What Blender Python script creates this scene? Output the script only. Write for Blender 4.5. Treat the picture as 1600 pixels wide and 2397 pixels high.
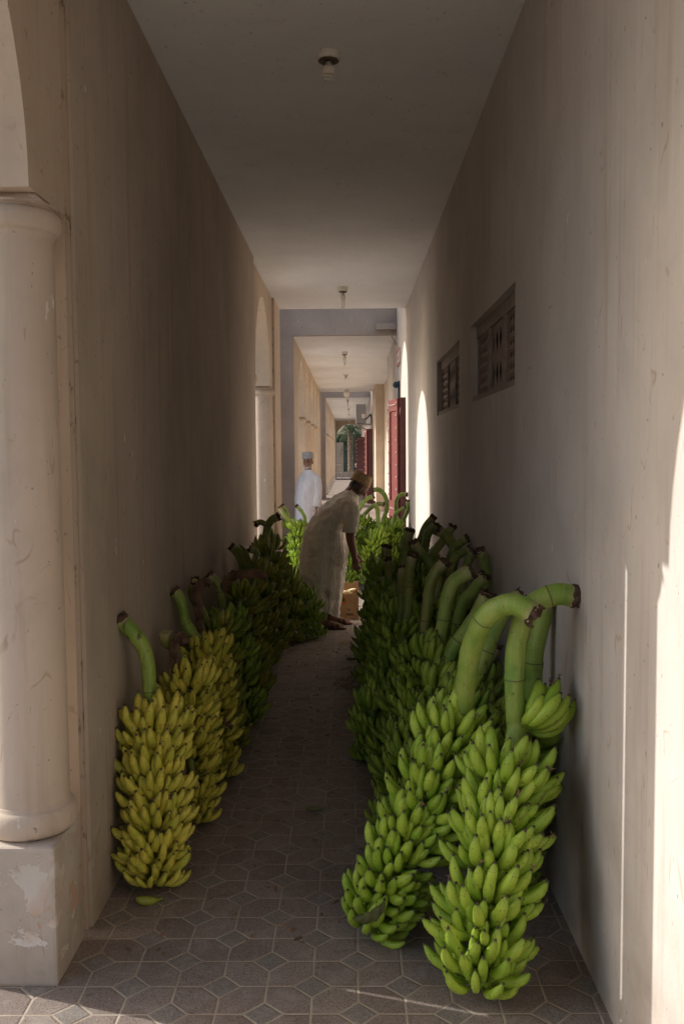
import bpy, bmesh, math, random
import numpy as np
from mathutils import Vector, Matrix, noise
R=math.radians
random.seed(7)
sc=bpy.context.scene
for o in list(bpy.data.objects): bpy.data.objects.remove(o)
COL=sc.collection
# ------------------------------------------------------------------ camera
H=1.7
yaw,pit,rol,f=0.00883,0.06568,0.00796,2150.85
cam=bpy.data.cameras.new("camera"); co=bpy.data.objects.new("camera",cam); COL.objects.link(co)
cam.sensor_fit='VERTICAL'; cam.sensor_height=36; cam.lens=f/2397*36; cam.clip_end=2000; cam.clip_start=.05
co.location=(0,0,H)
co.matrix_world=Matrix.Translation((0,0,H))@Matrix.Rotation(yaw,4,'Z')@Matrix.Rotation(R(90)-pit,4,'X')@Matrix.Rotation(-rol,4,'Z')
sc.camera=co
# ------------------------------------------------------------------ world, sun, exposure
SUN=Vector((-1,.315,.56)).normalized()
EL=math.asin(SUN.z)
w=bpy.data.worlds.new("World"); sc.world=w; w.use_nodes=True
nt=w.node_tree; bg=nt.nodes['Background']; sky=nt.nodes.new('ShaderNodeTexSky'); sky.sky_type='NISHITA'
sky.sun_disc=False; sky.sun_elevation=EL; sky.sun_rotation=math.atan2(SUN.x,SUN.y); sky.dust_density=2.5; sky.air_density=1.0
nt.links.new(sky.outputs[0],bg.inputs[0]); bg.inputs[1].default_value=.15
sl=bpy.data.lights.new("sun",'SUN'); sl.energy=3.4; sl.angle=R(.5); sl.color=(1,.96,.90)
so=bpy.data.objects.new("sun",sl); COL.objects.link(so); so.rotation_euler=SUN.to_track_quat('Z','Y').to_euler()
sc.view_settings.view_transform='Standard'; sc.view_settings.look='None'; sc.view_settings.exposure=.55; sc.view_settings.gamma=1
sc.render.engine='CYCLES'
sc.cycles.max_bounces=14; sc.cycles.diffuse_bounces=10
# ------------------------------------------------------------------ node helper
class NT:
    def __init__(s,name,rough=.8,spec=.3):
        s.m=bpy.data.materials.new(name); s.m.use_nodes=True; s.t=s.m.node_tree; s.b=s.t.nodes['Principled BSDF']
        s.b.inputs['Roughness'].default_value=rough; s.b.inputs['Specular IOR Level'].default_value=spec
        s._c=None
    def n(s,ty,**k):
        x=s.t.nodes.new(ty)
        for a,v in k.items(): setattr(x,a,v)
        return x
    def L(s,a,b): s.t.links.new(a,b)
    def obj(s):
        if not s._c: s._c=s.n('ShaderNodeTexCoord').outputs['Object']
        return s._c
    def geo(s): return s.n('ShaderNodeNewGeometry').outputs['Position']
    def mapv(s,vec,sc_):
        m=s.n('ShaderNodeMapping'); m.inputs['Scale'].default_value=sc_; s.L(vec,m.inputs[0]); return m.outputs[0]
    def noise(s,vec,scale,detail=4,rough=.55,dist=0):
        x=s.n('ShaderNodeTexNoise'); x.inputs['Scale'].default_value=scale; x.inputs['Detail'].default_value=detail
        x.inputs['Roughness'].default_value=rough; x.inputs['Distortion'].default_value=dist; s.L(vec,x.inputs['Vector']); return x.outputs[0]
    def ramp(s,fac,a,b,ca=0,cb=1,mode='LINEAR'):
        x=s.n('ShaderNodeMapRange'); x.inputs[1].default_value=a; x.inputs[2].default_value=b; x.inputs[3].default_value=ca; x.inputs[4].default_value=cb
        s.L(fac,x.inputs[0]); return x.outputs[0]
    def mix(s,fac,a,b,mode='MIX'):
        x=s.n('ShaderNodeMix',data_type='RGBA',blend_type=mode)
        for i,v in ((0,fac),(6,a),(7,b)):
            if hasattr(v,'links'): s.L(v,x.inputs[i])
            elif i==0: x.inputs[0].default_value=v
            else: x.inputs[i].default_value=(*v,1)
        return x.outputs[2]
    def math(s,op,a,b=None,c=None):
        x=s.n('ShaderNodeMath',operation=op)
        for i,v in enumerate((a,b,c)):
            if v is None: continue
            if hasattr(v,'links'): s.L(v,x.inputs[i])
            else: x.inputs[i].default_value=v
        return x.outputs[0]
    def attr(s,nm): return s.n('ShaderNodeAttribute',attribute_name=nm).outputs['Fac']
    def rnd(s): return s.n('ShaderNodeObjectInfo').outputs['Random']
    def col(s,c):
        if hasattr(c,'links'): s.L(c,s.b.inputs['Base Color'])
        else: s.b.inputs['Base Color'].default_value=(*c,1)
    def bump(s,h,st=.3,d=.01):
        x=s.n('ShaderNodeBump'); x.inputs['Strength'].default_value=st; x.inputs['Distance'].default_value=d
        s.L(h,x.inputs['Height']); s.L(x.outputs[0],s.b.inputs['Normal'])
def plain(name,c,rough=.7,var=.12,scale=20,spec=.3,metal=0,bump=.1):
    a=NT(name,rough,spec); v=a.obj(); n1=a.noise(v,scale,5)
    a.col(a.mix(a.ramp(n1,.3,.7),tuple(x*(1-var) for x in c),tuple(min(1,x*(1+var)) for x in c)))
    a.b.inputs['Metallic'].default_value=metal
    if bump: a.bump(n1,bump,.004)
    return a.m
def plaster(name,c,stain=(.33,.22,.14),amt=.35,flake=0,bump=.25,grime=.0):
    a=NT(name,.9,.15); g=a.geo()
    big=a.noise(g,.9,5,.6); med=a.noise(g,4,5,.6); fine=a.noise(g,85,3,.6)
    st=a.noise(a.mapv(g,(7,7,.45)),1.6,6,.65,.3)       # vertical run marks
    c0=a.mix(a.ramp(big,.38,.62),tuple(x*(.96 if amt<.1 else .86) for x in c),tuple(min(1,x*1.06) for x in c))
    c1=a.mix(a.math('MULTIPLY',a.ramp(st,.55,.72),amt),c0,stain)
    lt=a.noise(a.mapv(g,(11,11,.6)),1.4,5,.65,.3); c1=a.mix(a.math('MULTIPLY',a.ramp(lt,.54,.70),amt*.55),c1,tuple(min(1,x*1.28) for x in c))
    c2=a.mix(a.math('MULTIPLY',a.ramp(med,.58,.75),amt*.6),c1,tuple(x*.75 for x in c))
    sp=a.noise(g,38,2,.5); c3=a.mix(a.ramp(sp,.70,.76),c2,tuple(x*.55 for x in c))
    # scuffs: thin streaks
    sc1=a.noise(a.mapv(g,(30,30,5)),1.3,3,.5,1.2); c4=a.mix(a.math('MULTIPLY',a.ramp(sc1,.69,.74),.45),c3,stain)
    pt=a.noise(a.mapv(g,(1,1,.7)),2.3,7,.7,.8); c4=a.mix(a.math('MULTIPLY',a.ramp(pt,.52,.62),amt*.55),c4,tuple(x*.66 for x in c))
    for (sv,dd,ms) in (((1.6,1.6,1.1),.006,5),((4,4,2.2),.010,7)):
        ln=a.noise(a.mapv(g,sv),1.3,2,.5,.6); k=a.ramp(a.math('ABSOLUTE',a.math('SUBTRACT',ln,.5)),0,dd,1,0); mk_=a.ramp(a.noise(g,ms,2),.60,.66)
        c4=a.mix(a.math('MULTIPLY',a.math('MULTIPLY',k,mk_),.55),c4,stain)
    wn_=a.noise(a.mapv(g,(1,1,.5)),13,3,.6); c4=a.mix(a.math('MULTIPLY',a.ramp(wn_,.715,.74),.6),c4,(.82,.80,.77))
    z=a.n('ShaderNodeSeparateXYZ'); a.L(g,z.inputs[0])
    if grime:
        lowz=a.ramp(z.outputs[2],0,.9,1,0)
        c4=a.mix(a.math('MULTIPLY',a.math('MULTIPLY',lowz,a.ramp(med,.35,.65)),grime),c4,(.25,.19,.14))
    h=a.math('ADD',a.math('MULTIPLY',fine,.35),a.math('MULTIPLY',med,1.6))
    if flake:
        fl=a.noise(g,5.5,8,.68,.5); k=a.math('MULTIPLY',a.ramp(fl,.545,.555),a.ramp(z.outputs[2],.15,.62,1,0))
        kk=a.noise(g,3,3); c4=a.mix(k,c4,a.mix(a.ramp(kk,.45,.55),(.72,.68,.62),(.58,.36,.25)))
        h=a.math('SUBTRACT',h,a.math('MULTIPLY',k,1.2))
    a.col(c4); a.bump(h,bump,.006); return a.m
M={}
WC=(.60,.515,.44)
M['wall']=plaster('aged_beige_plaster',(.50,.425,.345),amt=.45,grime=.5,bump=.45)
M['wallw']=plaster('warm_beige_plaster',(.60,.49,.38),amt=.3,grime=.3)
M['wallr']=plaster('right_wall_plaster',(.575,.525,.485),amt=.30,grime=.5,bump=.45)
M['ped']=plaster('peeling_pedestal_plaster',(.53,.46,.395),amt=.4,flake=1,bump=.5,grime=.4)
M['colm']=plaster('painted_column_plaster',(.58,.48,.39),amt=.35,grime=.3,bump=.3)
M['grey']=plaster('grey_plaster',(.40,.35,.31),amt=.15,bump=.2)
M['ceil']=plaster('white_ceiling_paint',(.79,.80,.805),stain=(.50,.44,.38),amt=.08,bump=.12)
a=NT('mastic_joint',.9,.1); jn=a.noise(a.mapv(a.geo(),(1,1,.35)),30,5,.7); a.col(a.mix(a.ramp(jn,.56,.66),(.46,.37,.285),(.16,.115,.08))); a.bump(jn,.5,.005); M['joint']=a.m
M['dark']=plain('painted_dark_interior',(.02,.018,.016),.9)  # near-black colour stands in for the shade of an unlit room
M['lattice']=plain('painted_lattice',(.33,.24,.20),.8,.2,30)
M['winframe']=plain('window_frame_plaster',(.30,.245,.205),.8,.2,25)
M['white']=plain('yellowed_white_plastic',(.75,.69,.60),.5,.15,60)
M['brown']=plain('corroded_metal',(.10,.07,.045),.7,.4,90)
M['glass']=plain('milky_lamp_glass',(.75,.72,.65),.25,.05,40)
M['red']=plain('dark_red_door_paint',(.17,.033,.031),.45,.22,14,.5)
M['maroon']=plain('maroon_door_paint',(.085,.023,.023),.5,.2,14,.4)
M['stud']=plain('pale_metal_stud',(.55,.42,.40),.35,.1,50,.5)
M['steel']=plain('galvanised_metal',(.27,.27,.265),.45,.1,20,.4)
M['blue']=plain('dark_blue_plastic',(.02,.05,.08),.4)
M['sign']=plain('faded_paper_sign',(.62,.50,.48),.7)
M['signred']=plain('sign_red_ink',(.40,.10,.09),.7)
M['card']=plain('brown_cardboard',(.42,.27,.14),.85,.12,12)
M['orangeink']=plain('orange_print',(.62,.17,.05),.8)
M['greenink']=plain('green_print',(.06,.13,.05),.8)
M['blackink']=plain('faded_dark_print',(.17,.11,.07),.8)
M['cream']=plain('cut_banana_flesh',(.70,.60,.38),.7)
M['husk']=plain('dry_brown_bract',(.24,.15,.10),.85,.55,18,bump=.12)
M['leafdry']=plain('dull_green_leaf',(.16,.17,.07),.6,.3,20)
M['leaf']=plain('palm_green',(.06,.085,.035),.6,.4,3)
M['trunk']=plain('palm_bark',(.30,.24,.18),.9,.5,6,bump=.8)
M['foliage']=plain('dark_hedge_green',(.04,.07,.03),.7,.5,3)
M['gate']=plain('dark_green_grey_gate',(.055,.075,.065),.6,.4,4)
M['asphalt']=plain('sandy_street',(.40,.37,.33),.9,.15,3)
M['skin']=plain('brown_skin',(.25,.13,.08),.55,.12,30,.35)
M['skin2']=plain('tanned_skin',(.30,.165,.105),.55,.1,30,.35)
M['beardw']=plain('white_beard',(.55,.53,.50),.9,.2,120,bump=.6)
M['hairg']=plain('grey_hair',(.10,.09,.085),.9,.4,120,bump=.6)
M['leather']=plain('brown_sandal_leather',(.06,.035,.025),.6)
M['knife']=plain('knife_steel',(.75,.75,.75),.3,.05,30,.6)
M['eye']=plain('dark_eyes',(.03,.02,.018),.3)
def cloth(name,c,dirt=None,scale=6):
    a=NT(name,.9,.1); v=a.obj(); n1=a.noise(v,scale,5,.6); c0=a.mix(a.ramp(n1,.3,.7),tuple(x*.9 for x in c),tuple(min(1,x*1.05) for x in c))
    if dirt:
        d=a.noise(a.mapv(v,(1,1,.6)),9,6,.7,.6); z=a.n('ShaderNodeSeparateXYZ'); a.L(v,z.inputs[0])
        c0=a.mix(a.math('MULTIPLY',a.ramp(d,.55,.68),a.ramp(z.outputs[2],.35,1.1,.75,.05)),c0,dirt)
    wr=a.noise(a.mapv(v,(1.2,1.2,.33)),10,5,.55,1.2); w2=a.noise(v,34,3,.5,1); a.col(c0); a.bump(a.math('ADD',wr,a.math('MULTIPLY',w2,.18)),.8,.035)
    a.b.inputs['Sheen Weight'].default_value=.1
    return a.m
M['robew']=cloth('white_robe_cotton',(.80,.81,.84))
M['robeb']=cloth('stained_beige_robe',(.82,.75,.64),(.20,.15,.09))
def capmat(name,c1,c2,sx,sz):
    a=NT(name,.9,.1); v=a.n('ShaderNodeTexVoronoi'); v.inputs['Scale'].default_value=sx; a.L(a.mapv(a.obj(),(1,1,sz)),v.inputs[0])
    a.col(a.mix(a.ramp(v.outputs['Distance'],.25,.45),c1,c2)); a.bump(v.outputs['Distance'],.4,.003); return a.m
M['cap1']=capmat('embroidered_grey_cap',(.60,.57,.52),(.36,.38,.39),60,1.3)
M['cap2']=capmat('embroidered_tan_cap',(.78,.62,.38),(.40,.27,.14),80,1.2)
# --- paving: grid of tiles, diamonds on alternate grid nodes
def paving():
    a=NT('speckled_pavers',.75,.35); g=a.geo(); s=a.n('ShaderNodeSeparateXYZ'); a.L(g,s.inputs[0])
    wob=a.noise(g,2.2,2); wb=a.math('MULTIPLY',a.math('SUBTRACT',wob,.5),.05)
    P=.1446
    u=a.math('ADD',a.math('DIVIDE',a.math('SUBTRACT',s.outputs[0],-.42024),P),wb)
    v=a.math('ADD',a.math('DIVIDE',a.math('SUBTRACT',s.outputs[1],2.81364),P),wb)
    ru=a.math('ROUND',u); rv=a.math('ROUND',v)
    du=a.math('ABSOLUTE',a.math('SUBTRACT',u,ru)); dv=a.math('ABSOLUTE',a.math('SUBTRACT',v,rv))
    par=a.math('FLOORED_MODULO',a.math('ADD',ru,rv),2); even=a.math('LESS_THAN',par,.5)
    sm=a.math('ADD',du,dv)
    inside=a.math('MULTIPLY',even,a.math('LESS_THAN',sm,.42))
    dg=a.math('MINIMUM',du,dv)                                 # distance to grid lines
    dgl=a.math('ADD',dg,a.math('MULTIPLY',inside,9))
    dd=a.math('ADD',a.math('MULTIPLY',a.math('ABSOLUTE',a.math('SUBTRACT',sm,.42)),.707),a.math('MULTIPLY',a.math('SUBTRACT',1,even),9))
    d=a.math('MINIMUM',dgl,dd)
    en=a.math('MULTIPLY',a.noise(g,28,5,.7),.030)
    d=a.math('ADD',d,a.math('SUBTRACT',.014,en))
    tile=a.ramp(d,.012,.030)       # 0 in the joint, 1 on the tile
    # per tile tone
    fu=a.math('FLOOR',u); fv=a.math('FLOOR',v); cb=a.n('ShaderNodeCombineXYZ'); a.L(fu,cb.inputs[0]); a.L(fv,cb.inputs[1])
    wn=a.n('ShaderNodeTexWhiteNoise',noise_dimensions='2D'); a.L(cb.outputs[0],wn.inputs['Vector'])
    big=a.mix(wn.outputs['Value'],(.225,.175,.15),(.31,.25,.215))
    dia=(.245,.22,.195)
    base=a.mix(inside,big,dia)
    sp=a.noise(g,190,3,.7); base=a.mix(a.math('MULTIPLY',a.ramp(sp,.50,.62),.85),base,(.09,.07,.06))
    sp2=a.noise(g,150,3,.7); base=a.mix(a.math('MULTIPLY',a.ramp(sp2,.56,.66),.5),base,(.48,.42,.38))
    drt=a.noise(g,1.3,6,.65,.4); base=a.mix(a.math('MULTIPLY',a.ramp(drt,.45,.7),.45),base,(.19,.155,.13))
    wear=a.noise(g,11,5,.7,.5); base=a.mix(a.math('MULTIPLY',a.ramp(wear,.5,.68),.35),base,(.42,.38,.34)); spot=a.noise(g,7,6,.75,.3); base=a.mix(a.math('MULTIPLY',a.ramp(spot,.62,.66),.55),base,(.09,.075,.065))
    sj=a.noise(g,5,3); jc=a.mix(a.ramp(sj,.35,.65),(.37,.285,.205),(.46,.395,.32))
    a.col(a.mix(tile,jc,base))
    h=a.math('ADD',a.math('MULTIPLY',a.ramp(d,.0,.05),1.0),a.math('MULTIPLY',sp,.12))
    a.bump(h,.55,.004); a.L(a.ramp(drt,.4,.7,.62,.85),a.b.inputs['Roughness'])
    return a.m
M['pave']=paving()
# --- banana skin; 'u' runs along the finger, 'tone' varies from finger to finger
def banana(name,ca,cb,cc,bright=1):
    a=NT(name,.40,.38); u=a.attr('u'); t=a.math('FRACT',a.math('ADD',a.attr('tone'),a.math('MULTIPLY',a.rnd(),1.0)))
    o=a.obj(); n1=a.noise(o,22,4)
    c=a.mix(t,ca,cb)
    c=a.mix(a.math('MULTIPLY',a.ramp(n1,.45,.7),.6),c,cc)
    e=a.math('MAXIMUM',a.ramp(u,.80,.97),a.ramp(u,.34,.16)); c=a.mix(a.math('MULTIPLY',e,.75),c,tuple(x*.62 for x in ca))
    sp=a.noise(o,130,2,.5); c=a.mix(a.ramp(sp,.665,.70),c,(.05,.035,.02))
    sc_=a.noise(a.mapv(o,(1,1,.35)),55,4,.7,.8); c=a.mix(a.math('MULTIPLY',a.ramp(sc_,.625,.67),.75),c,(.10,.07,.03))
    c=a.mix(a.ramp(u,.945,.965),c,(.05,.035,.025))
    a.col(c); a.bump(n1,.12,.003)
    a.b.inputs['Subsurface Weight'].default_value=.0
    return a.m
M['bgreen']=banana('green_banana_skin',(.20,.33,.035),(.36,.46,.055),(.28,.38,.045))
M['bgreen2']=banana('bright_green_banana_skin',(.26,.42,.035),(.42,.56,.065),(.36,.48,.055))
M['byellow']=banana('ripening_yellow_banana_skin',(.52,.48,.06),(.72,.61,.09),(.34,.43,.05))
M['bolive']=banana('olive_banana_skin',(.22,.29,.035),(.42,.36,.05),(.18,.27,.035))
def stalkmat(name,ca,cb,yel):
    a=NT(name,.45,.4); o=a.obj(); u=a.attr('u'); n1=a.noise(a.mapv(o,(1,1,.25)),26,5,.6,.4); n2=a.noise(o,6,4)
    fib=a.noise(a.mapv(o,(1,1,.05)),120,2)
    c=a.mix(a.ramp(n2,.38,.62),ca,cb); c=a.mix(a.math('MULTIPLY',a.ramp(n1,.5,.7),.5),c,yel)
    b1=a.noise(a.mapv(o,(1,1,.6)),20,4,.75,1.0); c=a.mix(a.math('MULTIPLY',a.ramp(b1,.60,.66),.85),c,(.085,.045,.035)); c=a.mix(a.math('MULTIPLY',a.ramp(fib,.45,.7),.35),c,ca)
    pl=a.math('MULTIPLY',a.attr('pale'),a.ramp(b1,.35,.55)); c=a.mix(pl,c,(.52,.42,.24))
    c=a.mix(a.attr('scar'),c,(.06,.04,.025))
    a.col(c); a.bump(a.math('ADD',fib,n1),.35,.004); return a.m
M['sgreen']=stalkmat('green_stalk',(.16,.29,.04),(.32,.41,.08),(.48,.50,.16))
M['solive']=stalkmat('olive_stalk',(.13,.20,.035),(.27,.29,.07),(.40,.34,.14))
M['cut']=plain('brown_cut_fibre',(.085,.05,.035),.95,.6,45,bump=.8)
# ------------------------------------------------------------------ object helpers
def link(me,name,mat,parent=None,smooth=False):
    o=bpy.data.objects.new(name,me); COL.objects.link(o)
    if mat and not me.materials:
        for m in (mat if isinstance(mat,(list,tuple)) else [mat]): me.materials.append(M[m])
    if smooth: me.shade_smooth()
    if parent: o.parent=parent
    return o
def mk(name,bm,mat,parent=None,smooth=False,loc=None):
    me=bpy.data.meshes.new(name); bm.to_mesh(me); bm.free(); o=link(me,name,mat,parent,smooth)
    if loc: o.location=loc
    return o
def empty(name,loc,label,cat,group=None,rz=0):
    o=bpy.data.objects.new(name,None); COL.objects.link(o); o.location=loc; o.rotation_euler=(0,0,rz); o.empty_display_size=.1
    return tag(o,label,cat,group)
def tag(o,label=None,cat=None,group=None,kind=None):
    if label: o['label']=label
    if cat: o['category']=cat
    if group: o['group']=group
    if kind: o['kind']=kind
    return o
def box(bm,x0,x1,y0,y1,z0,z1,bev=0,mi=0,mat=None):
    r=bmesh.ops.create_cube(bm,size=1)
    vs=r['verts']
    for v in vs: v.co=Vector(((x0+x1)/2+v.co.x*(x1-x0),(y0+y1)/2+v.co.y*(y1-y0),(z0+z1)/2+v.co.z*(z1-z0)))
    if mat is not None:
        for v in vs: v.co=mat@v.co
    fs=list({f for v in vs for f in v.link_faces})
    if bev:
        es=list({e for v in vs for e in v.link_edges}); rr=bmesh.ops.bevel(bm,geom=es,offset=bev,segments=2,affect='EDGES',profile=.6)
    elif mi:
        for f_ in fs: f_.material_index=mi
    return vs
def BX(name,mat,*b,parent=None,bev=0,loc=None):
    bm=bmesh.new(); box(bm,*b,bev=bev); return mk(name,bm,mat,parent,loc=loc)
def lathe(bm,prof,seg=24,cx=0,cy=0,mi=0,smooth=True,caps=True):
    rings=[]
    for r,z in prof:
        rings.append([bm.verts.new((cx+r*math.cos(2*math.pi*i/seg),cy+r*math.sin(2*math.pi*i/seg),z)) for i in range(seg)])
    for a,b in zip(rings,rings[1:]):
        for i in range(seg):
            q=bm.faces.new((a[i],a[(i+1)%seg],b[(i+1)%seg],b[i])); q.smooth=smooth; q.material_index=mi
    if caps:
        bm.faces.new(rings[0][::-1]); bm.faces.new(rings[-1])
def catmull(pts,n=8):
    P=[Vector(p) for p in pts]; P=[P[0]*2-P[1]]+P+[P[-1]*2-P[-2]]; out=[]
    for i in range(1,len(P)-2):
        for k in range(n):
            t=k/n; p0,p1,p2,p3=P[i-1:i+3]
            out.append(.5*((2*p1)+(p2-p0)*t+(2*p0-5*p1+4*p2-p3)*t*t+(3*p1-p0-3*p2+p3)*t**3))
    out.append(P[-2]); return out
def tubepts(bm,pts,rads,seg=12,caps=True,lay=None,layv=None,squash=1):
    N=len(pts); T=[]
    for i in range(N):
        a=pts[max(0,i-1)]; b=pts[min(N-1,i+1)]; T.append((b-a).normalized())
    up=Vector((1,0,0)) if abs(T[0].x)<.8 else Vector((0,1,0))
    n=(up-T[0]*up.dot(T[0])).normalized(); rings=[]
    for i in range(N):
        n=(n-T[i]*n.dot(T[i])).normalized(); b=T[i].cross(n)
        r=rads[i] if hasattr(rads,'__len__') else rads
        ring=[bm.verts.new(pts[i]+(n*math.cos(2*math.pi*k/seg)+b*math.sin(2*math.pi*k/seg)*squash)*r) for k in range(seg)]
        if lay is not None:
            for v in ring: v[lay]=layv[i]
        rings.append(ring)
    for a,b in zip(rings,rings[1:]):
        for k in range(seg):
            q=bm.faces.new((a[k],a[(k+1)%seg],b[(k+1)%seg],b[k])); q.smooth=True
    if caps: bm.faces.new(rings[0][::-1]); bm.faces.new(rings[-1])
    return rings
def tess(bm,vs,flip=False):
    from mathutils.geometry import tessellate_polygon
    co_=[v.co.copy() for v in vs]
    for t in tessellate_polygon([co_]):
        try: bm.faces.new([vs[i] for i in t])
        except ValueError: pass
# arched wall: simple polygon in YZ extruded along X
def arcpts(yc,half,spring,c,n=14):
    Rr=half+c; out=[]
    amax=math.acos(c/Rr)
    right=[(yc-c+Rr*math.cos(a),spring+Rr*math.sin(a)) for a in [amax*i/n for i in range(n+1)]]
    left=[(2*yc-y,z) for y,z in right[::-1][1:]]
    return right+left          # from far jamb over the apex to the near jamb
def arched_wall(name,mat,xi,xo,y0,y1,z1,arches,label,cat='wall',z0=0,wide=0,jit=0):
    out=[(y1,z0)]
    for (yc,half,spring,c) in sorted(arches,key=lambda a:-a[0]):
        out+= [(yc+half+wide,z0),(yc+half+wide,spring)] if wide else [(yc+half,z0)]
        out+= arcpts(yc,half,spring,c)
        out+= [(yc-half-wide,spring),(yc-half-wide,z0)] if wide else [(yc-half,z0)]
    out+=[(y0,z0),(y0,z1),(y1,z1)]
    bm=bmesh.new()
    a=[bm.verts.new((xi,y,z)) for y,z in out]; b=[bm.verts.new((xo,y,z)) for y,z in out]
    tess(bm,a); tess(bm,b); n=len(out)
    for i in range(n): bm.faces.new((a[i],b[i],b[(i+1)%n],a[(i+1)%n]))
    bmesh.ops.recalc_face_normals(bm,faces=bm.faces)
    return tag(mk(name,bm,mat),label,cat)
# flat wall facing -X with rectangular openings
def holed_wall(name,mat,xf,xb,y0,y1,z0,z1,holes,depth,label,cat='wall'):
    ys=sorted({y0,y1,*[h[0] for h in holes],*[h[1] for h in holes]}); zs=sorted({z0,z1,*[h[2] for h in holes],*[h[3] for h in holes]})
    bm=bmesh.new()
    def q(*p): bm.faces.new([bm.verts.new(v) for v in p])
    for a,b in zip(ys,ys[1:]):
        for c,d in zip(zs,zs[1:]):
            if any(h[0]<=a and b<=h[1] and h[2]<=c and d<=h[3] for h in holes): continue
            q((xf,a,c),(xf,a,d),(xf,b,d),(xf,b,c))
    for (a,b,c,d) in holes:
        e=xf+depth
        q((xf,a,c),(e,a,c),(e,a,d),(xf,a,d)); q((xf,b,c),(xf,b,d),(e,b,d),(e,b,c)); q((xf,a,d),(e,a,d),(e,b,d),(xf,b,d)); q((xf,a,c),(xf,b,c),(e,b,c),(e,a,c))
        q((e,a,c),(e,a,d),(e,b,d),(e,b,c))
    q((xb,y0,z0),(xb,y1,z0),(xb,y1,z1),(xb,y0,z1)); q((xf,y0,z0),(xb,y0,z0),(xb,y0,z1),(xf,y0,z1)); q((xf,y1,z0),(xf,y1,z1),(xb,y1,z1),(xb,y1,z0)); q((xf,y0,z1),(xb,y0,z1),(xb,y1,z1),(xf,y1,z1))
    bmesh.ops.remove_doubles(bm,verts=bm.verts,dist=1e-5)
    return tag(mk(name,bm,mat),label,cat)
# ------------------------------------------------------------------ the setting
XL,XP,XR=-.932,-.96,.766
bm=bmesh.new(); bmesh.ops.create_grid(bm,x_segments=1,y_segments=1,size=300)
tag(mk('ground',bm,'asphalt'),kind='structure')
bm=bmesh.new(); box(bm,-3.2,1.9,-4,61,-.05,.004); tag(mk('pavement',bm,'pave'),kind='structure')
Z1,Z2,Z3=3.624,3.578,3.65
def slab(y0,y1,z,ztop=4.5,x0=-1.18,x1=4):
    bm=bmesh.new(); box(bm,x0,x1,y0,y1,z,ztop); return tag(mk('ceiling',bm,['ceil']),kind='structure')
slab(-2.2,12.55,Z1); slab(15.0,29.1,Z2); slab(33.3,58.0,Z3)
# facade faces of the second and third building (grey beam and pillar)
def portal(y,x0,x1,zb,x2,label):
    bm=bmesh.new(); box(bm,-1.5,x2,y-.03,y+.12,zb,4.7); box(bm,-1.5,x1,y-.03,y+.12,0,zb-.001)
    return tag(mk('portal_beam',bm,'grey'),label,'beam')
portal(14.97,-1.5,-.90,Z2-.006,XR-.002,'grey painted beam and left pillar framing the second stretch of passage')
portal(33.27,-1.5,-.865,Z3-.006,.748,'small far grey beam framing the third stretch of passage')
# left wall, first building
AH,AS,AC=.87,2.505,.0515
A1,A2=1.95,10.38
arched_wall('arcade_wall','wallw',XP,-1.18,-2.2,3.166,Z1,[(A1,AH,AS,AC)],'beige arcade wall with the tall arch at the left edge of the photo',wide=.345)
bm=bmesh.new(); box(bm,XL,-1.18,3.186,9.2,0,Z1); 
o=tag(mk('passage_wall',bm,'wall'),'long stained windowless beige wall on the left above the yellow bananas','wall')
arched_wall('arcade_wall','wallw',XP,-1.18,9.2,11.61,Z1,[(A2,AH,AS,AC)],'beige wall with the arch midway down the left side, bright column inside',wide=.34)
bm=bmesh.new(); box(bm,XL,-1.18,11.63,12.55,0,Z1); tag(mk('wall_pier',bm,'wallw'),'narrow warm beige wall pier beyond the lit left column','wall')
# joints (dark mastic strips)
for (y,lab) in ((3.1755,'rough dark vertical joint beside the near left column'),(11.62,'thin dark vertical joint beside the midway left column')):
    bm=bmesh.new(); box(bm,XL-.012,-1.17,y-.0095,y+.0095,0,Z1-.001); tag(mk('wall_joint',bm,'joint'),lab,'wall joint')
def column(name,y,x,label,group,r=.125,zb=.456,zt=2.505,ped=True,sgn=1,mat='colm'):
    e=empty(name,(x,y,0),label,'column',group)
    bm=bmesh.new(); lathe(bm,[(r*1.0,zb+.10),(r,zb+.14),(r*.985,(zb+zt)/2),(r*.975,zt-.108)],40,caps=False); mk('shaft',bm,mat,e)
    bm=bmesh.new(); pr=[(r*1.0,zb+.002)]+[(r*1.02+.022*math.cos(t),zb+.048+.044*math.sin(t)) for t in [R(-90)+R(180)*k/10 for k in range(11)]]+[(r*1.03,zb+.10),(r*1.0,zb+.104)]
    lathe(bm,pr,40,caps=False); mk('base_ring',bm,mat,e)
    bm=bmesh.new(); pr=[(r*.97,zt-.125),(r*1.0,zt-.118)]+[(r*1.02+.022*math.cos(t),zt-.072+.036*math.sin(t)) for t in [R(-90)+R(180)*k/10 for k in range(11)]]+[(r*1.04,zt-.030),(r*1.10,zt-.028),(r*1.10,zt-.020)]
    lathe(bm,pr,40,caps=False); mk('capital',bm,mat,e)
    bm=bmesh.new(); a=.105; 
    vs0=[bm.verts.new((a*cx,cy*a+0,zt-.001)) for cx,cy in ((-1,-1),(1,-1),(1,1),(-1,1))]
    b_=.135; vs1=[bm.verts.new((b_*cx,b_*cy,zt-.03)) for cx,cy in ((-1,-1),(1,-1),(1,1),(-1,1))]
    for k in range(4): bm.faces.new((vs0[k],vs1[k],vs1[(k+1)%4],vs0[(k+1)%4]))
    bm.faces.new(vs1); bm.faces.new(vs0[::-1]); mk('abacus',bm,mat,e)
    if ped:
        bm=bmesh.new(); y0,y1=(-.17,.128) if sgn>0 else (-.128,.17)
        box(bm,-.115,.128,y0,y1,0,zb,bev=.012); mk('pedestal',bm,'ped',e)
    return e
GC='arcade columns'
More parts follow.
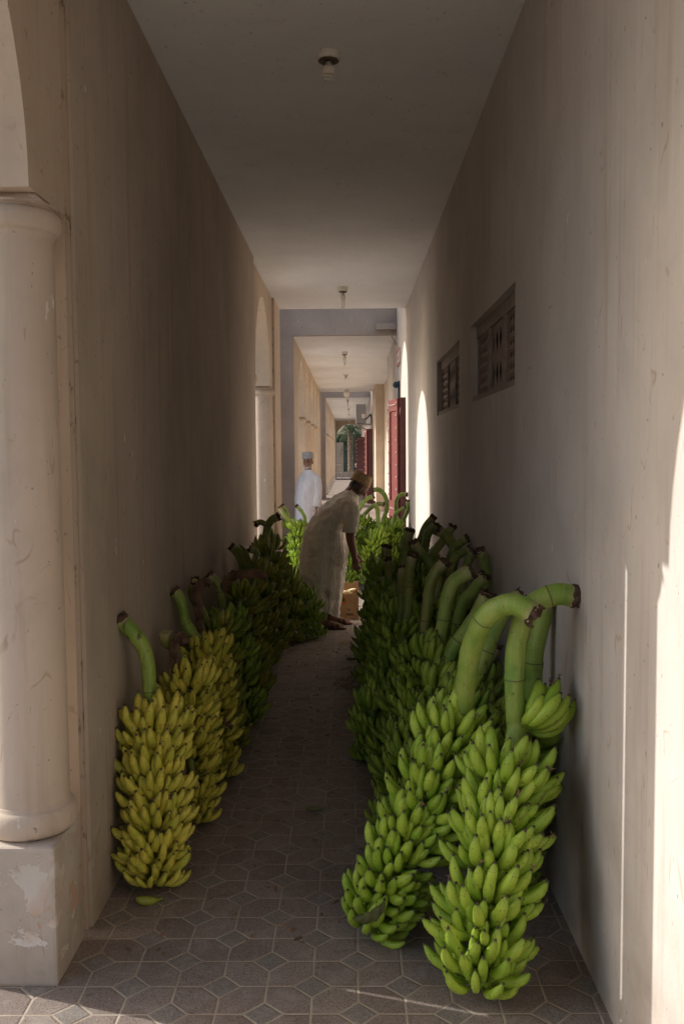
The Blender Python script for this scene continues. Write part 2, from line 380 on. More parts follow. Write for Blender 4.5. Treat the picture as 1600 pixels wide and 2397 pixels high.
column('arcade_column',2.99,-1.07,'thick round beige column on a peeling pedestal at the left edge',GC)
column('arcade_column',A1-AH-.21,-1.07,'round column of the near left arch, just outside the photo',GC,sgn=-1)
column('arcade_column',A2+AH+.21,-1.07,'bright round column in the midway left arch behind the dark bananas',GC)
column('arcade_column',A2-AH-.21,-1.07,'round column at the near side of the midway left arch',GC,sgn=-1)
# gap screens (tall arches outside the alley)
arched_wall('alley_arch_wall','wallw',-1.27,-1.47,12.4,15.1,5.2,[(13.6,.87,3.55,.05)],'tall arched alley wall beyond the first ceiling, on the left',cat='wall')
arched_wall('alley_arch_wall','wallw',-1.27,-1.47,29.0,33.4,4.9,[(31.0,1.2,3.0,.05)],'far arched alley wall on the left before the third stretch',cat='wall')
# second stretch left
def arcade(y0,y1,xi,zt,c0,pitch,n,half,spring,lab,collab,group):
    arched_wall('arcade_wall','wallw',xi,xi-.2,y0,y1,zt,[(c0+pitch*k,half,spring,.03) for k in range(n)],lab,wide=(pitch-2*half)/2-.035)
    for k in range(n+1):
        y=c0+pitch*(k-.5)
        if k==0 or k==n: continue
        column('arcade_column',y,xi-.10,collab[k-1],group,r=.10,zt=spring,zb=.42,mat='wallw')
ordn=['first','second','third','fourth','fifth','sixth','seventh','eighth','ninth','tenth']
arcade(15.09,29.1,-.90,Z2,17.55,2.35,5,1.0,2.40,'warm beige arcade wall of the second stretch behind the standing man',['%s slender column of the second arcade, counted from the grey beam'%ordn[i] for i in range(4)],'second stretch columns')
arcade(33.39,58.0,-.865,Z3,35.1,2.35,9,.95,2.40,'far beige arcade wall of the third stretch',['%s slender column of the third, farthest arcade'%ordn[i] for i in range(8)],'third stretch columns')
# right walls
WIN=[(4.29,5.845,2.0,2.475),(6.46,8.09,2.002,2.470)]
holed_wall('building_wall','wallr',XR,1.2,-2.2,12.55,0,Z1,WIN,.11,'long plain beige wall on the right with two small high windows')
holed_wall('shop_wall','wallr',XR+.001,1.2,12.55,18.76,0,4.9,[(13.35,14.55,0.01,2.35)],.3,'right wall with the red shop doors and arched sun patch')
BX('wall_return','wallw',.98,1.3,18.76,25.9,0,Z2); tag(bpy.context.scene.collection.objects[-1],'recessed beige wall on the right beyond the red doors','wall')
BX('wall_pilaster','wallw',.732,1.3,25.9,29.1,0,Z2); tag(COL.objects[-1],'projecting tan wall pier on the right beside the air conditioner','wall')
holed_wall('shop_wall','wallr',.752,1.2,29.1,58.2,0,4.9,[(30.7,32.0,0.01,2.4),(36,37.2,.01,2.4),(41.2,42.4,.01,2.4),(47,48.2,.01,2.4)],.3,'farthest right wall with several dark red shop doors')
# end wall with arch, facing the camera
bm=bmesh.new()
yc=.02; out=[(2,0)]+[(.0+yc+.86,0)]+[(y,z) for y,z in arcpts(yc,.86,2.52,.06)]+[(yc-.86,0),(-3,0),(-3,6.2),(2,6.2)]
a=[bm.verts.new((x,58.0+.001,z)) for x,z in out]; b=[bm.verts.new((x,58.3,z)) for x,z in out]; n=len(out)
tess(bm,a); tess(bm,b)
for i in range(n): bm.faces.new((a[i],b[i],b[(i+1)%n],a[(i+1)%n]))
bmesh.ops.recalc_face_normals(bm,faces=bm.faces)
tag(mk('end_wall',bm,'wallw'),'tan end wall with a wide arch closing the far end','wall')
# ------------------------------------------------------------------ windows with pierced panels
def window(y0,y1,z0,z1,label):
    x=XR+.11; e=empty('lattice_window',(x,(y0+y1)/2,z0),label,'window','small high windows')
    w=y1-y0; h=z1-z0; t=.03; d=.05
    def lb(bm,a,b,c,dd,xa,xb): box(bm,xa,xb,a-w/2,b-w/2,c,dd)
    bm=bmesh.new(); xa,xb=-.066,-.046
    lb(bm,0,w,h-.075,h-.001,xa-.006,xb); lb(bm,0,w,0.001,.035,xa-.03,-.002); lb(bm,0,t,.035,h-.075,xa,xb); lb(bm,w-t,w,.035,h-.075,xa,xb)
    for k in (1,2): lb(bm,w*k/3-.018,w*k/3+.018,.035,h-.075,xa-.01,xb)
    mk('frame',bm,'winframe',e)
    for k in range(3):
        a=w*k/3+(t if k==0 else .018); b=w*(k+1)/3-(t if k==2 else .018); zA,zB=.035,h-.075
        bm=bmesh.new(); nx,nz=(7,6) if k!=1 else (4,2)
        # grid plate with cells left open: bars
        cw=(b-a)/nx; ch=(zB-zA)/nz
        if k!=1:
            for i in range(nx+1): 
                yy=a+cw*i; lb(bm,max(a,yy-cw*.17),min(b,yy+cw*.17),zA,zB,-.060,-.0572)
            for j in range(nz+1):
                zz=zA+ch*j; lb(bm,a,b,max(zA,zz-ch*.20),min(zB,zz+ch*.20),-.0604,-.0568)
                if j<nz:
                    lb(bm,a,b,zA+ch*(j+.62),zA+ch*(j+.70),-.0596,-.0576)
        else:
            for i in range(nx):
                for j in range(nz):
                    # plate with diamond hole: four corner quads
                    Y0,Y1=a+cw*i-w/2,a+cw*(i+1)-w/2; Za,Zb=zA+ch*j,zA+ch*(j+1); ym,zm=(Y0+Y1)/2,(Za+Zb)/2; r1,r2=cw*.40,ch*.42
                    P=[(Y0,Za),(Y1,Za),(Y1,Zb),(Y0,Zb)]; D=[(ym,zm-r2),(ym+r1,zm),(ym,zm+r2),(ym-r1,zm)]
                    for s_ in range(4):
                        q=[P[s_],P[(s_+1)%4],D[(s_+1)%4],D[s_]]
                        # ring between outer square and diamond
                        bm.faces.new([bm.verts.new((-.060,y,z)) for y,z in (P[s_],P[(s_+1)%4],D[s_])])
                        bm.faces.new([bm.verts.new((-.060,y,z)) for y,z in (P[(s_+1)%4],D[(s_+1)%4],D[s_])])
            bmesh.ops.remove_doubles(bm,verts=bm.verts,dist=1e-5); bmesh.ops.recalc_face_normals(bm,faces=bm.faces)
            r_=bmesh.ops.extrude_face_region(bm,geom=bm.faces[:]); 
            for v in r_['geom']:
                if isinstance(v,bmesh.types.BMVert): v.co.x+=.003
        mk('pierced_panel',bm,'lattice',e)
    bm=bmesh.new(); lb(bm,.002,w-.002,.001,h-.001,-.0019,-.0009); mk('painted_shade_backing',bm,'dark',e)  # added sheet; its black colour paints in the unlit depth behind the panels
window(*WIN[0],'larger looking nearer window with pierced stone panels high on the right wall')
window(*WIN[1],'farther window with pierced stone panels high on the right wall')
# ------------------------------------------------------------------ ceiling lamps
def lamp(y,x,z,kind,label):
    e=empty('ceiling_lamp',(x,y,z),label,'ceiling lamp','bare bulbs along the ceiling'); e.scale=(1,1,.68 if kind=='spiral' else 1)
    s=1.0
    bm=bmesh.new(); lathe(bm,[(.0555,-.001),(.058,-.012),(.058,-.045),(.052,-.052),(.048,-.052),(.046,-.02),(.01,-.018)],28,caps=False); mk('lamp_base',bm,'white',e)
    bm=bmesh.new(); lathe(bm,[(.046,-.05),(.050,-.058),(.040,-.062),(.022,-.068),(.021,-.05)],24,caps=False); mk('rusty_rim',bm,'brown',e)
    if kind=='globe':
        bm=bmesh.new(); lathe(bm,[(.03,-.05)]+[(.105*math.sin(t),-.15+.10*math.cos(t)) for t in [R(20)+R(160)*k/10 for k in range(11)]],20); mk('glass_globe',bm,'glass',e); return e
    bm=bmesh.new(); lathe(bm,[(.018,-.05),(.018,-.082),(.021,-.084),(.021,-.092),(.030,-.100),(.034,-.115),(.034,-.145),(.028,-.152),(.006,-.153)],24); mk('bulb_socket',bm,'white',e)
    bm=bmesh.new()
    if kind=='spiral':
        pts=[Vector((.020*math.cos(t),.020*math.sin(t),-.150-.045*t/(4*math.pi))) for t in [4*math.pi*k/60 for k in range(61)]]
        tubepts(bm,pts,.0065,8)
    else:
        for dx,dy in ((-.012,-.012),(.012,-.012),(.012,.012),(-.012,.012)):
            tubepts(bm,catmull([(dx,dy,-.15),(dx,dy,-.24),(dx*.3,dy*.3,-.247)],4),.0075,8)
    mk('bulb_tube',bm,'glass',e); return e
LP=[(4.58,-.088,Z1,'spiral'),(10.92,-.066,Z1,'tube'),(17.5,-.08,Z2,'tube'),(22.6,-.08,Z2,'spiral'),(27.8,-.076,Z2,'globe'),(34.6,-.055,Z3,'tube'),(41.4,-.03,Z3,'tube'),(47.3,-.02,Z3,'tube'),(53.9,-.01,Z3,'tube')]
LL=['stubby spiral bulb on a round white base, nearest the camera','long tube bulb on the ceiling above the bending man, at the first ceiling end','first bulb past the grey beam','small spiral bulb, second past the grey beam','round globe lamp before the second grey beam','first bulb of the third stretch','second bulb of the third stretch','third bulb of the third stretch','last tiny bulb before the end arch']
for a,l in zip(LP,LL): lamp(a[0],a[1],a[2],a[3],l)
# ------------------------------------------------------------------ red doors
def leaf(parent,p0,p1,z1,th,mat,studs=True,name='door_leaf',z0=.02):
    a=Vector((p0[0],p0[1],0)); b=Vector((p1[0],p1[1],0)); d=(b-a); Ln=d.length; ang=math.atan2(d.y,d.x)
    m=Matrix.Translation(a)@Matrix.Rotation(ang,4,'Z')
    bm=bmesh.new(); box(bm,0,Ln,-th/2,th/2,z0,z1,mat=m)
    fr=.085 if Ln>.3 else 0
    for s in ((-1,1) if fr else ()):
        y0,y1=sorted((s*th/2,s*(th/2+.018)))
        for (xa,xb,za,zb) in ((0,fr,z0,z1),(Ln-fr,Ln,z0,z1),(fr,Ln-fr,z0,z0+.14),(fr,Ln-fr,z1-.16,z1),(fr,Ln-fr,.78,1.0)):
            box(bm,xa,xb,y0,y1,za,zb,mat=m)
    o=mk(name,bm,mat,parent); inv_=Matrix.Translation(-parent.location); o.data.transform(inv_)
    if studs:
        bm=bmesh.new()
        for s in (-1,1):
            yy=s*(th/2+.020)
            L=[(fr/2,z) for z in np.arange(.15,z1-.05,.17)]+[(Ln-fr/2,z) for z in np.arange(.15,z1-.05,.17)]+[(x,zz) for x in np.arange(fr*1.5,Ln-fr,.09) for zz in (.89,z1-.08,.10)]
            for x,z in L:
                bmesh.ops.create_icosphere(bm,subdivisions=1,radius=.017,matrix=m@Matrix.Translation((x,yy,z)))
        for f_ in bm.faces: f_.smooth=True
        o2=mk('stud_row',bm,'stud',o); o2.data.transform(inv_)
    return o
e=empty('red_door',(.70,12.65,0),'red studded double shop door open against the wall beyond the lit stalks','door','red shop doors')
leaf(e,(.69,12.66),(.60,13.28),2.42,.04,'red')
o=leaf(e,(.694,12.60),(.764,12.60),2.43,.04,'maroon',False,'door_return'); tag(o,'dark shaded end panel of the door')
bm=bmesh.new(); tubepts(bm,[Vector((.0,-.02,2.30)),Vector((-.005,.0,2.18)),Vector((-.012,.03,2.10))],.012,8); mk('bolt',bm,'maroon',e)
e=empty('red_door',(.70,14.9,0),'dark maroon door leaf standing edge on, second door along the right wall','door','red shop doors')
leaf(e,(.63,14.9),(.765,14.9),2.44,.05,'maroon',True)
e=empty('red_door',(.68,29.6,0),'tall red studded doors far down on the right, beside the tan pier','door','red shop doors')
leaf(e,(.60,29.6),(.75,29.6),2.42,.05,'maroon',False); leaf(e,(.585,29.7),(.54,30.6),2.42,.05,'red')
e=empty('red_door',(.60,32.2,0),'narrow dark red door just left of the tall far red doors','door','red shop doors')
leaf(e,(.52,32.2),(.752,32.2),2.38,.05,'red')
e=empty('red_door',(.5,41.2,0),'wide far maroon door leaf swung across the passage, with a pale latch','door','red shop doors')
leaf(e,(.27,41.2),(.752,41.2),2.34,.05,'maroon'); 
bm=bmesh.new(); box(bm,-.28,-.19,-.08,-.04,1.10,1.16); box(bm,-.26,-.22,-.09,-.07,1.0,1.1); mk('latch',bm,'stud',e)
# ------------------------------------------------------------------ air conditioner on a wall bracket
e=empty('air_conditioner',(.38,30.2,2.62),'grey outdoor air conditioner on a wall bracket high on the right','air conditioner')
bm=bmesh.new(); box(bm,-.17,.165,-.05,.75,0,.62,bev=.015); mk('casing',bm,'steel',e)
bm=bmesh.new(); box(bm,.02,.13,-.062,-.052,.16,.30); mk('label_plate',bm,'white',e)
bm=bmesh.new(); box(bm,-.19,.37,-.08,.78,-.05,-.012); box(bm,.335,.365,-.04,0,-.35,.30); tubepts(bm,[Vector((.35,-.02,-.33)),Vector((-.1,-.02,-.052))],.015,8); mk('bracket',bm,'steel',e)
bm=bmesh.new(); tubepts(bm,catmull([(.13,-.06,.12),(.22,-.09,.18),(.30,-.06,.28),(.34,-.05,.12),(.33,-.04,-.04)],6),.022,8); mk('pipe',bm,'blue',e)
# ------------------------------------------------------------------ camera dome, sign, brackets
e=empty('security_camera',(XR,14.0,2.70),'small dark blue dome fixture on the right wall above the red door','security camera')
bm=bmesh.new(); bmesh.ops.create_icosphere(bm,subdivisions=3,radius=.05,matrix=Matrix.Translation((-.06,0,0))); 
for f_ in bm.faces: f_.smooth=True
mk('dome',bm,'blue',e)
bm=bmesh.new(); box(bm,-.03,0,-.03,.03,-.22,.06); mk('wall_mount',bm,'blue',e)
e=empty('wall_sign',(XR-.001,14.1,3.0),'small faded white and red notice high on the right wall','sign')
bm=bmesh.new(); box(bm,-.02,-.001,-.33,.33,.0,.24); mk('sign_board',bm,'sign',e)
bm=bmesh.new(); box(bm,-.022,-.0201,-.33,.33,.0,.035); box(bm,-.022,-.0201,-.33,.33,.205,.24); box(bm,-.0225,-.0205,-.15,.15,.09,.13); mk('red_print',bm,'signred',e)
e=empty('wall_panel',(.978,20.6,0),'dark closed metal panel on the recessed wall past the doors','panel')
bm=bmesh.new(); box(bm,-.05,-.001,-.3,.5,1.75,2.55,bev=.006); mk('panel_door',bm,'brown',e)
e=empty('corner_bracket',(XR-.001,14.9,3.62),'pale angled bracket in the corner under the grey beam','bracket')
bm=bmesh.new(); box(bm,-.33,-.01,-.10,.03,.02,.12); tubepts(bm,[Vector((-.14,-.05,.03)),Vector((-.01,-.05,-.22))],.012,8); mk('arm',bm,'grey',e)
# ------------------------------------------------------------------ bananas
def fing(e0,e1,L,wd,seg,rings,bend=0):
    """one banana: (verts, faces, u). grows along +x then curves up to +z"""
    prof=[(0,.30),(.10,.30),(.17,.42),(.25,.78),(.36,.98),(.50,1.04),(.64,1.02),(.76,.92),(.86,.70),(.925,.42),(.955,.30),(.985,.28),(1.0,.10)]
    if rings<10: prof=[(0,.3),(.15,.38),(.27,.85),(.45,1.03),(.65,1.02),(.82,.8),(.93,.38),(1,.15)]
    V=[];U=[];p=np.zeros(3);last=0
    for t,r in prof:
        n=6
        for k in range(n):
            tt=last+(t-last)*(k+.5)/n; e=math.radians(e0+(e1-e0)*min(1,tt*1.15)); 
            p=p+np.array([math.cos(e),math.sin(math.radians(bend))*tt,math.sin(e)])*L*(t-last)/n
        last=t; e=math.radians(e0+(e1-e0)*min(1,t*1.15)); nx=np.array([-math.sin(e),0,math.cos(e)]); ny=np.array([0,1,0])
        for s in range(seg):
            a=2*math.pi*s/seg; rr=wd*r*(1+.075*math.cos(5*a+.6)*(r>.5))
            V.append(p+nx*math.cos(a)*rr+ny*math.sin(a)*rr); U.append(t)
    F=[]
    for i in range(len(prof)-1):
        for s in range(seg): F.append((i*seg+s,i*seg+(s+1)%seg,(i+1)*seg+(s+1)%seg,(i+1)*seg+s))
    return np.array(V),np.array(F),np.array(U)
def fastmesh(name,V,F,U,T,mat):
    me=bpy.data.meshes.new(name); me.vertices.add(len(V)); me.vertices.foreach_set('co',V.astype(np.float32).ravel())
    me.loops.add(F.size); me.loops.foreach_set('vertex_index',F.astype(np.int32).ravel())
    me.polygons.add(len(F)); me.polygons.foreach_set('loop_start',np.arange(0,F.size,4,dtype=np.int32)); 
    me.update(calc_edges=True); me.validate()
    for nm,d in (('u',U),('tone',T)):
        at=me.attributes.new(nm,'FLOAT','POINT'); at.data.foreach_set('value',d.astype(np.float32))
    me.materials.append(M[mat]); me.shade_smooth(); return me
rng=random.Random(3)
VAR={}
for lod,(sg,rn) in {'hi':(10,13),'lo':(7,8)}.items():
    rr=random.Random(5)
    VAR[lod]={'o':[fing(rr.uniform(-32,-12),rr.uniform(62,80),rr.uniform(.150,.182),rr.uniform(.0155,.0178),sg,rn,rr.uniform(-14,14)) for _ in range(7)],
              'i':[fing(rr.uniform(8,25),rr.uniform(80,98),rr.uniform(.140,.174),rr.uniform(.0152,.0175),sg,rn,rr.uniform(-14,14)) for _ in range(7)],
              'b':[fing(rr.uniform(-10,0),rr.uniform(10,38),rr.uniform(.115,.13),rr.uniform(.0175,.0195),sg,rn,rr.uniform(-12,12)) for _ in range(5)]}
def rotm(ax,d): return Matrix.Rotation(R(d),4,ax)
def hand_spec(rr,kind,scale,tilt,nf=9,span=175,rad=.026):
    L=[]
    rows=(('o',0,0,0),('i',.5,.012,0)) if kind!='b' else (('b',0,.012,0),('b',.5,-.004,-48))
    for row,off,dz,xt in rows:
        n=nf if off==0 else nf-1
        for k in range(n):
            az=(k+off-(nf-1)/2)*span/(nf-1)+rr.uniform(-2.5,2.5)
            s=scale*rr.uniform(.86,1.08)*(1-.10*abs(az)/90)
            m=rotm('Z',az)@rotm('X',az*.10)@Matrix.Translation((rad,0,dz*scale+rr.uniform(-.004,.004)))@rotm('Y',-tilt-xt+rr.uniform(-5,5))@rotm('X',rr.uniform(-10,10))@Matrix.Diagonal((s,s*rr.uniform(.95,1.06),s,1))
            L.append((row,rr.randrange(7 if row!='b' else 5),m,az,rr.random()))
    return L
def merge(L,lod,crown=True,span=175,scale=1,rad=.026):
    Vs=[];Fs=[];Us=[];Ts=[];off=0
    for row,v,m,az,t in L:
        V,F,U=VAR[lod][row][v]; A=np.array(m); W=V@A[:3,:3].T+A[:3,3]
        Vs.append(W);Fs.append(F+off);Us.append(U);Ts.append(np.full(len(V),t));off+=len(V)
    if crown:   # the cushion the fingers share
        n=12;seg=6
        V=[];
        for i in range(n+1):
            a=R(-span/2-4+(span+8)*i/n); q=1-.5*abs(2*i/n-1)**3
            for s in range(seg):
                b=2*math.pi*s/seg; r=rad+.002+.010*q*math.cos(b)*scale; V.append((r*math.cos(a),r*math.sin(a),.004+.016*q*scale*math.sin(b)))
        F=[(i*seg+s,i*seg+(s+1)%seg,(i+1)*seg+(s+1)%seg,(i+1)*seg+s) for i in range(n) for s in range(seg)]
        Vs.append(np.array(V));Fs.append(np.array(F)+off);Us.append(np.full(len(V),.3));Ts.append(np.full(len(V),.3))
    return np.concatenate(Vs),np.concatenate(Fs),np.concatenate(Us),np.concatenate(Ts)
BM={}
def banana_mesh(row,v,mat):
    k=(row,v,mat)
    if k not in BM:
        V,F,U=VAR['hi'][row][v]; BM[k]=fastmesh('banana',V,F,U,np.zeros(len(V)),mat)
    return BM[k]
HM={}
def axis_frame(P,T):
    T=T.normalized(); x=Vector((1,0,0)); x=(x-T*x.dot(T)).normalized(); y=T.cross(x)
    return Matrix(((x.x,y.x,T.x,P.x),(x.y,y.y,T.y,P.y),(x.z,y.z,T.z,P.z),(0,0,0,1)))
GR='banana bunches along the right wall'; GL='banana bunches along the left wall'; GF='bright green banana bunches in the far pile'
nb=0
def bunch(base,top,stem,mat,smat,label,group,n=9,scale=1.0,near=False,seed=0,azs=None,ss=None,r=.033,bow=(0,0),cut=True,spans=None,rb=.02):
    """base: floor contact of the fruit, top: end of the fruit, stem: world points after it"""
    rr=random.Random(100+seed)
    e=empty('banana_bunch',(base[0],base[1],0),label,'banana bunch',group); O=Vector((base[0],base[1],0))
    B=Vector((base[0],base[1],.012*scale)); T=Vector(top); mid=(B+T)/2+Vector((bow[0],bow[1],0))
    AX=lambda s: B*(1-s)**2+mid*2*s*(1-s)+T*s*s
    AT=lambda s: ((mid-B)*(1-s)+(T-mid)*s)
    # stalk
    pts=[AX(.04+.96*k/5)-O for k in range(6)]+[Vector(p)-O for p in stem]
    cm=catmull(pts,9); N=len(cm); Ls=[0]
    for a,b in zip(cm,cm[1:]): Ls.append(Ls[-1]+(b-a).length)
    kf=5*9; rads=[]
    for i in range(N):
        rads.append((.014+(r*.92-.014)*min(1,i/kf)) if i<kf else r*(.92+.08*(i-kf)/max(1,N-kf)) )
    bm=bmesh.new(); lay=bm.verts.layers.float.new('scar'); lp=bm.verts.layers.float.new('pale')
    scars=[0]*N; sc0=Ls[kf]+rr.uniform(.09,.24)
    for i in range(kf+3,N-3):
        if Ls[i]>sc0 : scars[i]=.85; rads[i]*=1.045; rads[i-1]*=1.03; sc0=Ls[i]+rr.uniform(.30,.42)
    rads[-1]*=1.06; rads[-2]*=1.04
    # finer rings around a scar so the line stays thin
    P2=[];R2=[];S2=[]
    for i in range(N):
        if scars[i] and 0<i<N-1:
            d1=(cm[i]-cm[i-1]).normalized()*.004
            P2+= [cm[i]-d1,cm[i],cm[i]+d1]; R2+=[rads[i]*.99,rads[i],rads[i]*.985]; S2+=[0,.9,0]
        else: P2.append(cm[i]);R2.append(rads[i]);S2.append(0)
    R2=[q*rr.uniform(.985,1.015) for q in R2]
    rgs=tubepts(bm,P2,R2,16,True,lay,S2)
    for q_,row in enumerate(rgs[-7:]):
        for v in row: v[lp]=(q_/6)*.9
    for i_,row in enumerate(rgs):
        for k_,v in enumerate(row):
            d_=(v.co-P2[i_]); v.co+=d_*(.035*math.cos(k_*2*math.pi*5/16+seed)+.10*noise.noise(v.co*11+Vector((seed,0,0)))+.05*noise.noise(v.co*30))
    st=mk('stalk',bm,smat,e,False)
    # ragged brown cut
    if cut:
        d=(cm[-1]-cm[-2]).normalized(); r0=rads[-1]
        bm=bmesh.new(); seg=18; fr=axis_frame(cm[-1],d)
        rg=[]
        for (q,z,j) in ((1.02,-.010,.005),(1.05,.002,.005),(1.0,.012,.010),(.80,.004,.004),(.5,-.008,.006),(.2,-.004,.005)):
            rg.append([bm.verts.new(fr@Vector((r0*q*math.cos(2*math.pi*k/seg)*rr.uniform(.96,1.04),r0*q*math.sin(2*math.pi*k/seg)*rr.uniform(.96,1.04),z+rr.uniform(-j,j)))) for k in range(seg)])
        for a,b in zip(rg,rg[1:]):
            for k in range(seg): bm.faces.new((a[k],a[(k+1)%seg],b[(k+1)%seg],b[k]))
        bm.faces.new(rg[-1])
        for _ in range(rr.choice((0,0,1,2,4))):
            a=rr.uniform(0,6.28); p=fr@Vector((r0*math.cos(a),r0*math.sin(a),.0)); q=fr@Vector((r0*1.05*math.cos(a+.2),r0*1.05*math.sin(a+.2),.012+rr.uniform(0,.016)))
            tubepts(bm,[p,q],[.005,.002],4)
        mk('cut_end',bm,'cut',st)
    if ss is None: ss=[.985-.935*(i/(n-1))**1.0 for i in range(n)]
    az0=rr.uniform(0,360); tot=0
    for i,s in enumerate(ss):
        az=azs[i] if azs and i<len(azs) else az0+i*rr.uniform(135,165)
        sc_=scale*(1.04-.13*(1-s)); fr=axis_frame(AX(s)-O,AT(s))@rotm('Z',az)
        kind='o'; tilt=-10+ (20 if s>.9 else 0) - (8 if s<.3 else 0)+rr.choice((-7,0,0,8))
        nf=10 if s>.2 else 9
        span=(spans[i] if spans and i<len(spans) else 205)
        if s<.06: kind='o'; tilt=-4; span=342; nf=12; sc_*=.84
        elif s<.16: tilt=-10; span=250; nf=10
        if near:
            L=hand_spec(rr,kind,sc_,tilt,nf,span); vis=[];hid=[]
            for q in L:
                d=(fr.to_3x3()@Vector((math.cos(R(q[3])),math.sin(R(q[3])),0)))
                vd=Vector((-base[0],-base[1],0)).normalized()
                (vis if d.dot(vd)>.18 and tot+len(vis)<100 else hid).append(q)
            tot+=len(vis)
            me=fastmesh('banana_hand',*merge(hid,'hi',True,span,sc_),mat)
            h=link(me,'banana_hand',None,e); h.matrix_local=fr
            for qi,q in enumerate(vis):
                if seed in (1,2,31) and rr.random()<.16:
                    Vq=VAR['hi'][q[0]][q[1]][0]; tp=q[2]@Vector(Vq[-3]); bm=bmesh.new(); dr=(tp-q[2]@Vector(Vq[-33])).normalized()
                    for _ in range(3): tubepts(bm,catmull([tp,tp+dr*.008+Vector((rr.uniform(-.006,.006),rr.uniform(-.006,.006),0)),tp+dr*.013+Vector((rr.uniform(-.012,.012),rr.uniform(-.012,.012),rr.uniform(-.008,.008)))],3),[.0014]*7,4)
                    mk('dried_flower',bm,'husk',h)
                b=link(banana_mesh(q[0],q[1],mat),'banana',None,h); b.matrix_local=q[2]
        else:
            key=(kind,tilt,nf,span,rr.randrange(6))
            if key not in HM:
                r2=random.Random(hash((kind,int(tilt),nf,int(span),key[4]))&0xffff if False else int(tilt*7+nf*31+span+key[4]*977+500))
                HM[key]=fastmesh('banana_hand',*merge(hand_spec(r2,kind,1,tilt,nf,span),'lo',True,span,1),'bgreen')
            h=link(HM[key],'banana_hand',None,e); h.matrix_local=fr@Matrix.Diagonal((sc_,sc_,sc_,1))
            h.material_slots[0].link='OBJECT'; h.material_slots[0].material=M[mat]
    return e
# ---- right row, front
bunch((.385,2.745),(.555,3.07,.74),[(.556,3.08,.82),(.553,3.08,.925),(.556,3.08,1.02),(.572,3.08,1.105),(.605,3.08,1.17),(.655,3.08,1.205),(.705,3.08,1.215),(.752,3.08,1.208)],'bgreen2','sgreen',
  'tall front green banana bunch on the right whose stalk bends over to touch the wall',GR,near=True,seed=1,scale=1.17,n=13,
  ss=[1.03,.82,.80,.70,.61,.60,.50,.41,.33,.26,.185,.12,.05],azs=[-22,-112,40,-70,-165,-40,-115,-20,-95,-150,-60,-110,-90],spans=[105,190,180,205,205,205,205,205,205,205,220,230,340],r=.037,bow=(-.04,-.06))
bunch((.040,3.12),(.375,3.24,.69),[(.393,3.20,.78),(.40,3.15,.908),(.413,3.1,1.035),(.435,3.05,1.12),(.469,3.02,1.172),(.517,3.0,1.195),(.556,2.98,1.19),(.594,2.965,1.165)],'bgreen2','sgreen',
  'leaning green bunch left of the front one, its yellow green stalk arched toward the wall',GR,near=True,seed=2,scale=1.13,r=.038,
  azs=[-100,-150,-50,-120,-80,-30,-130,-70,-160,-100,-50,-120,-90],n=13,bow=(.02,-.05))
bunch((.58,3.42),(.66,3.42,.66),[(.685,3.42,.80),(.69,3.42,.93),(.715,3.42,1.06),(.725,3.42,1.13)],'bgreen','sgreen',
  'green bunch squeezed to the wall directly behind the tall front bunch',GR,near=False,seed=3,r=.034)
bunch((.16,3.70),(.47,3.72,.66),[(.55,3.73,.86),(.60,3.74,.98),(.645,3.75,1.06),(.70,3.75,1.10)],'bgreen','sgreen',
  'green bunch whose stalk rises behind the two front stalks',GR,near=True,seed=4,r=.034,azs=[-100,-140,-70,-170,-110,-130,-90],bow=(.0,-.03))
bunch((.15,4.02),(.40,4.02,.64),[(.44,4.02,.80),(.50,4.02,.90),(.56,4.01,.99),(.60,4.0,1.07)],'bgreen','sgreen',
  'green bunch with a blunt straight stalk just left of the arched yellow green stalk',GR,near=True,seed=5,r=.032,azs=[-120,-60,-170,-110,-150],bow=(.0,-.02))
bunch((.19,4.36),(.41,4.36,.70),[(.44,4.36,.88),(.455,4.36,.97),(.49,4.36,1.07),(.575,4.36,1.125)],'bgreen','sgreen',
  'dim green bunch with a thick smooth stalk leaning right, ringed once',GR,near=True,seed=6,r=.035,azs=[-130,-70,-170,-100],bow=(-.02,0))
bunch((.16,4.72),(.37,4.72,.68),[(.39,4.72,.86),(.405,4.72,.98),(.43,4.72,1.06),(.485,4.72,1.125)],'bgreen','solive',
  'dim bunch with a scratched olive stalk split at its top',GR,seed=7,r=.030)
bunch((.48,4.62),(.52,4.62,.70),[(.56,4.61,.92),(.62,4.6,1.0),(.675,4.6,1.07)],'bgreen','sgreen','shaded bunch by the wall, stalk slanting right under the frayed one',GR,seed=8,r=.030)
bunch((.50,4.15),(.56,4.12,.62),[(.60,4.1,.72),(.65,4.1,.82)],'bgreen','sgreen','low shaded bunch hidden between front stalks and the wall',GR,seed=21,r=.028)
bunch((.60,4.98),(.66,4.95,.68),[(.715,4.92,.90),(.725,4.9,1.03),(.715,4.9,1.12),(.69,4.9,1.165)],'bgreen','solive','bunch whose stalk ends in black frayed fibres against the right wall',GR,seed=9,r=.030)
bunch((.10,5.12),(.31,5.15,.68),[(.33,5.2,.88),(.34,5.3,.99),(.36,5.3,1.10)],'bgreen','solive','dim bunch with a short upright dark stalk, left of the frayed ones',GR,seed=10,r=.03)
bunch((.34,5.5),(.50,5.5,.72),[(.53,5.55,.92),(.47,5.6,1.03),(.385,5.6,1.14)],'bgreen','solive','dim bunch whose stalk leans left with a dark cut end',GR,seed=11,r=.030)
bunch((.12,5.60),(.30,5.62,.66),[(.32,5.7,.85),(.33,5.8,.95)],'bgreen','solive','dark low bunch on the aisle edge near brown scraps on the floor',GR,seed=12,r=.028)
bunch((.62,5.45),(.66,5.4,.76),[(.675,5.4,.97),(.70,5.4,1.06),(.73,5.4,1.10)],'bgreen','solive','lowest of the three short stalk ends poking right at the wall, with its bunch',GR,seed=13,r=.028)
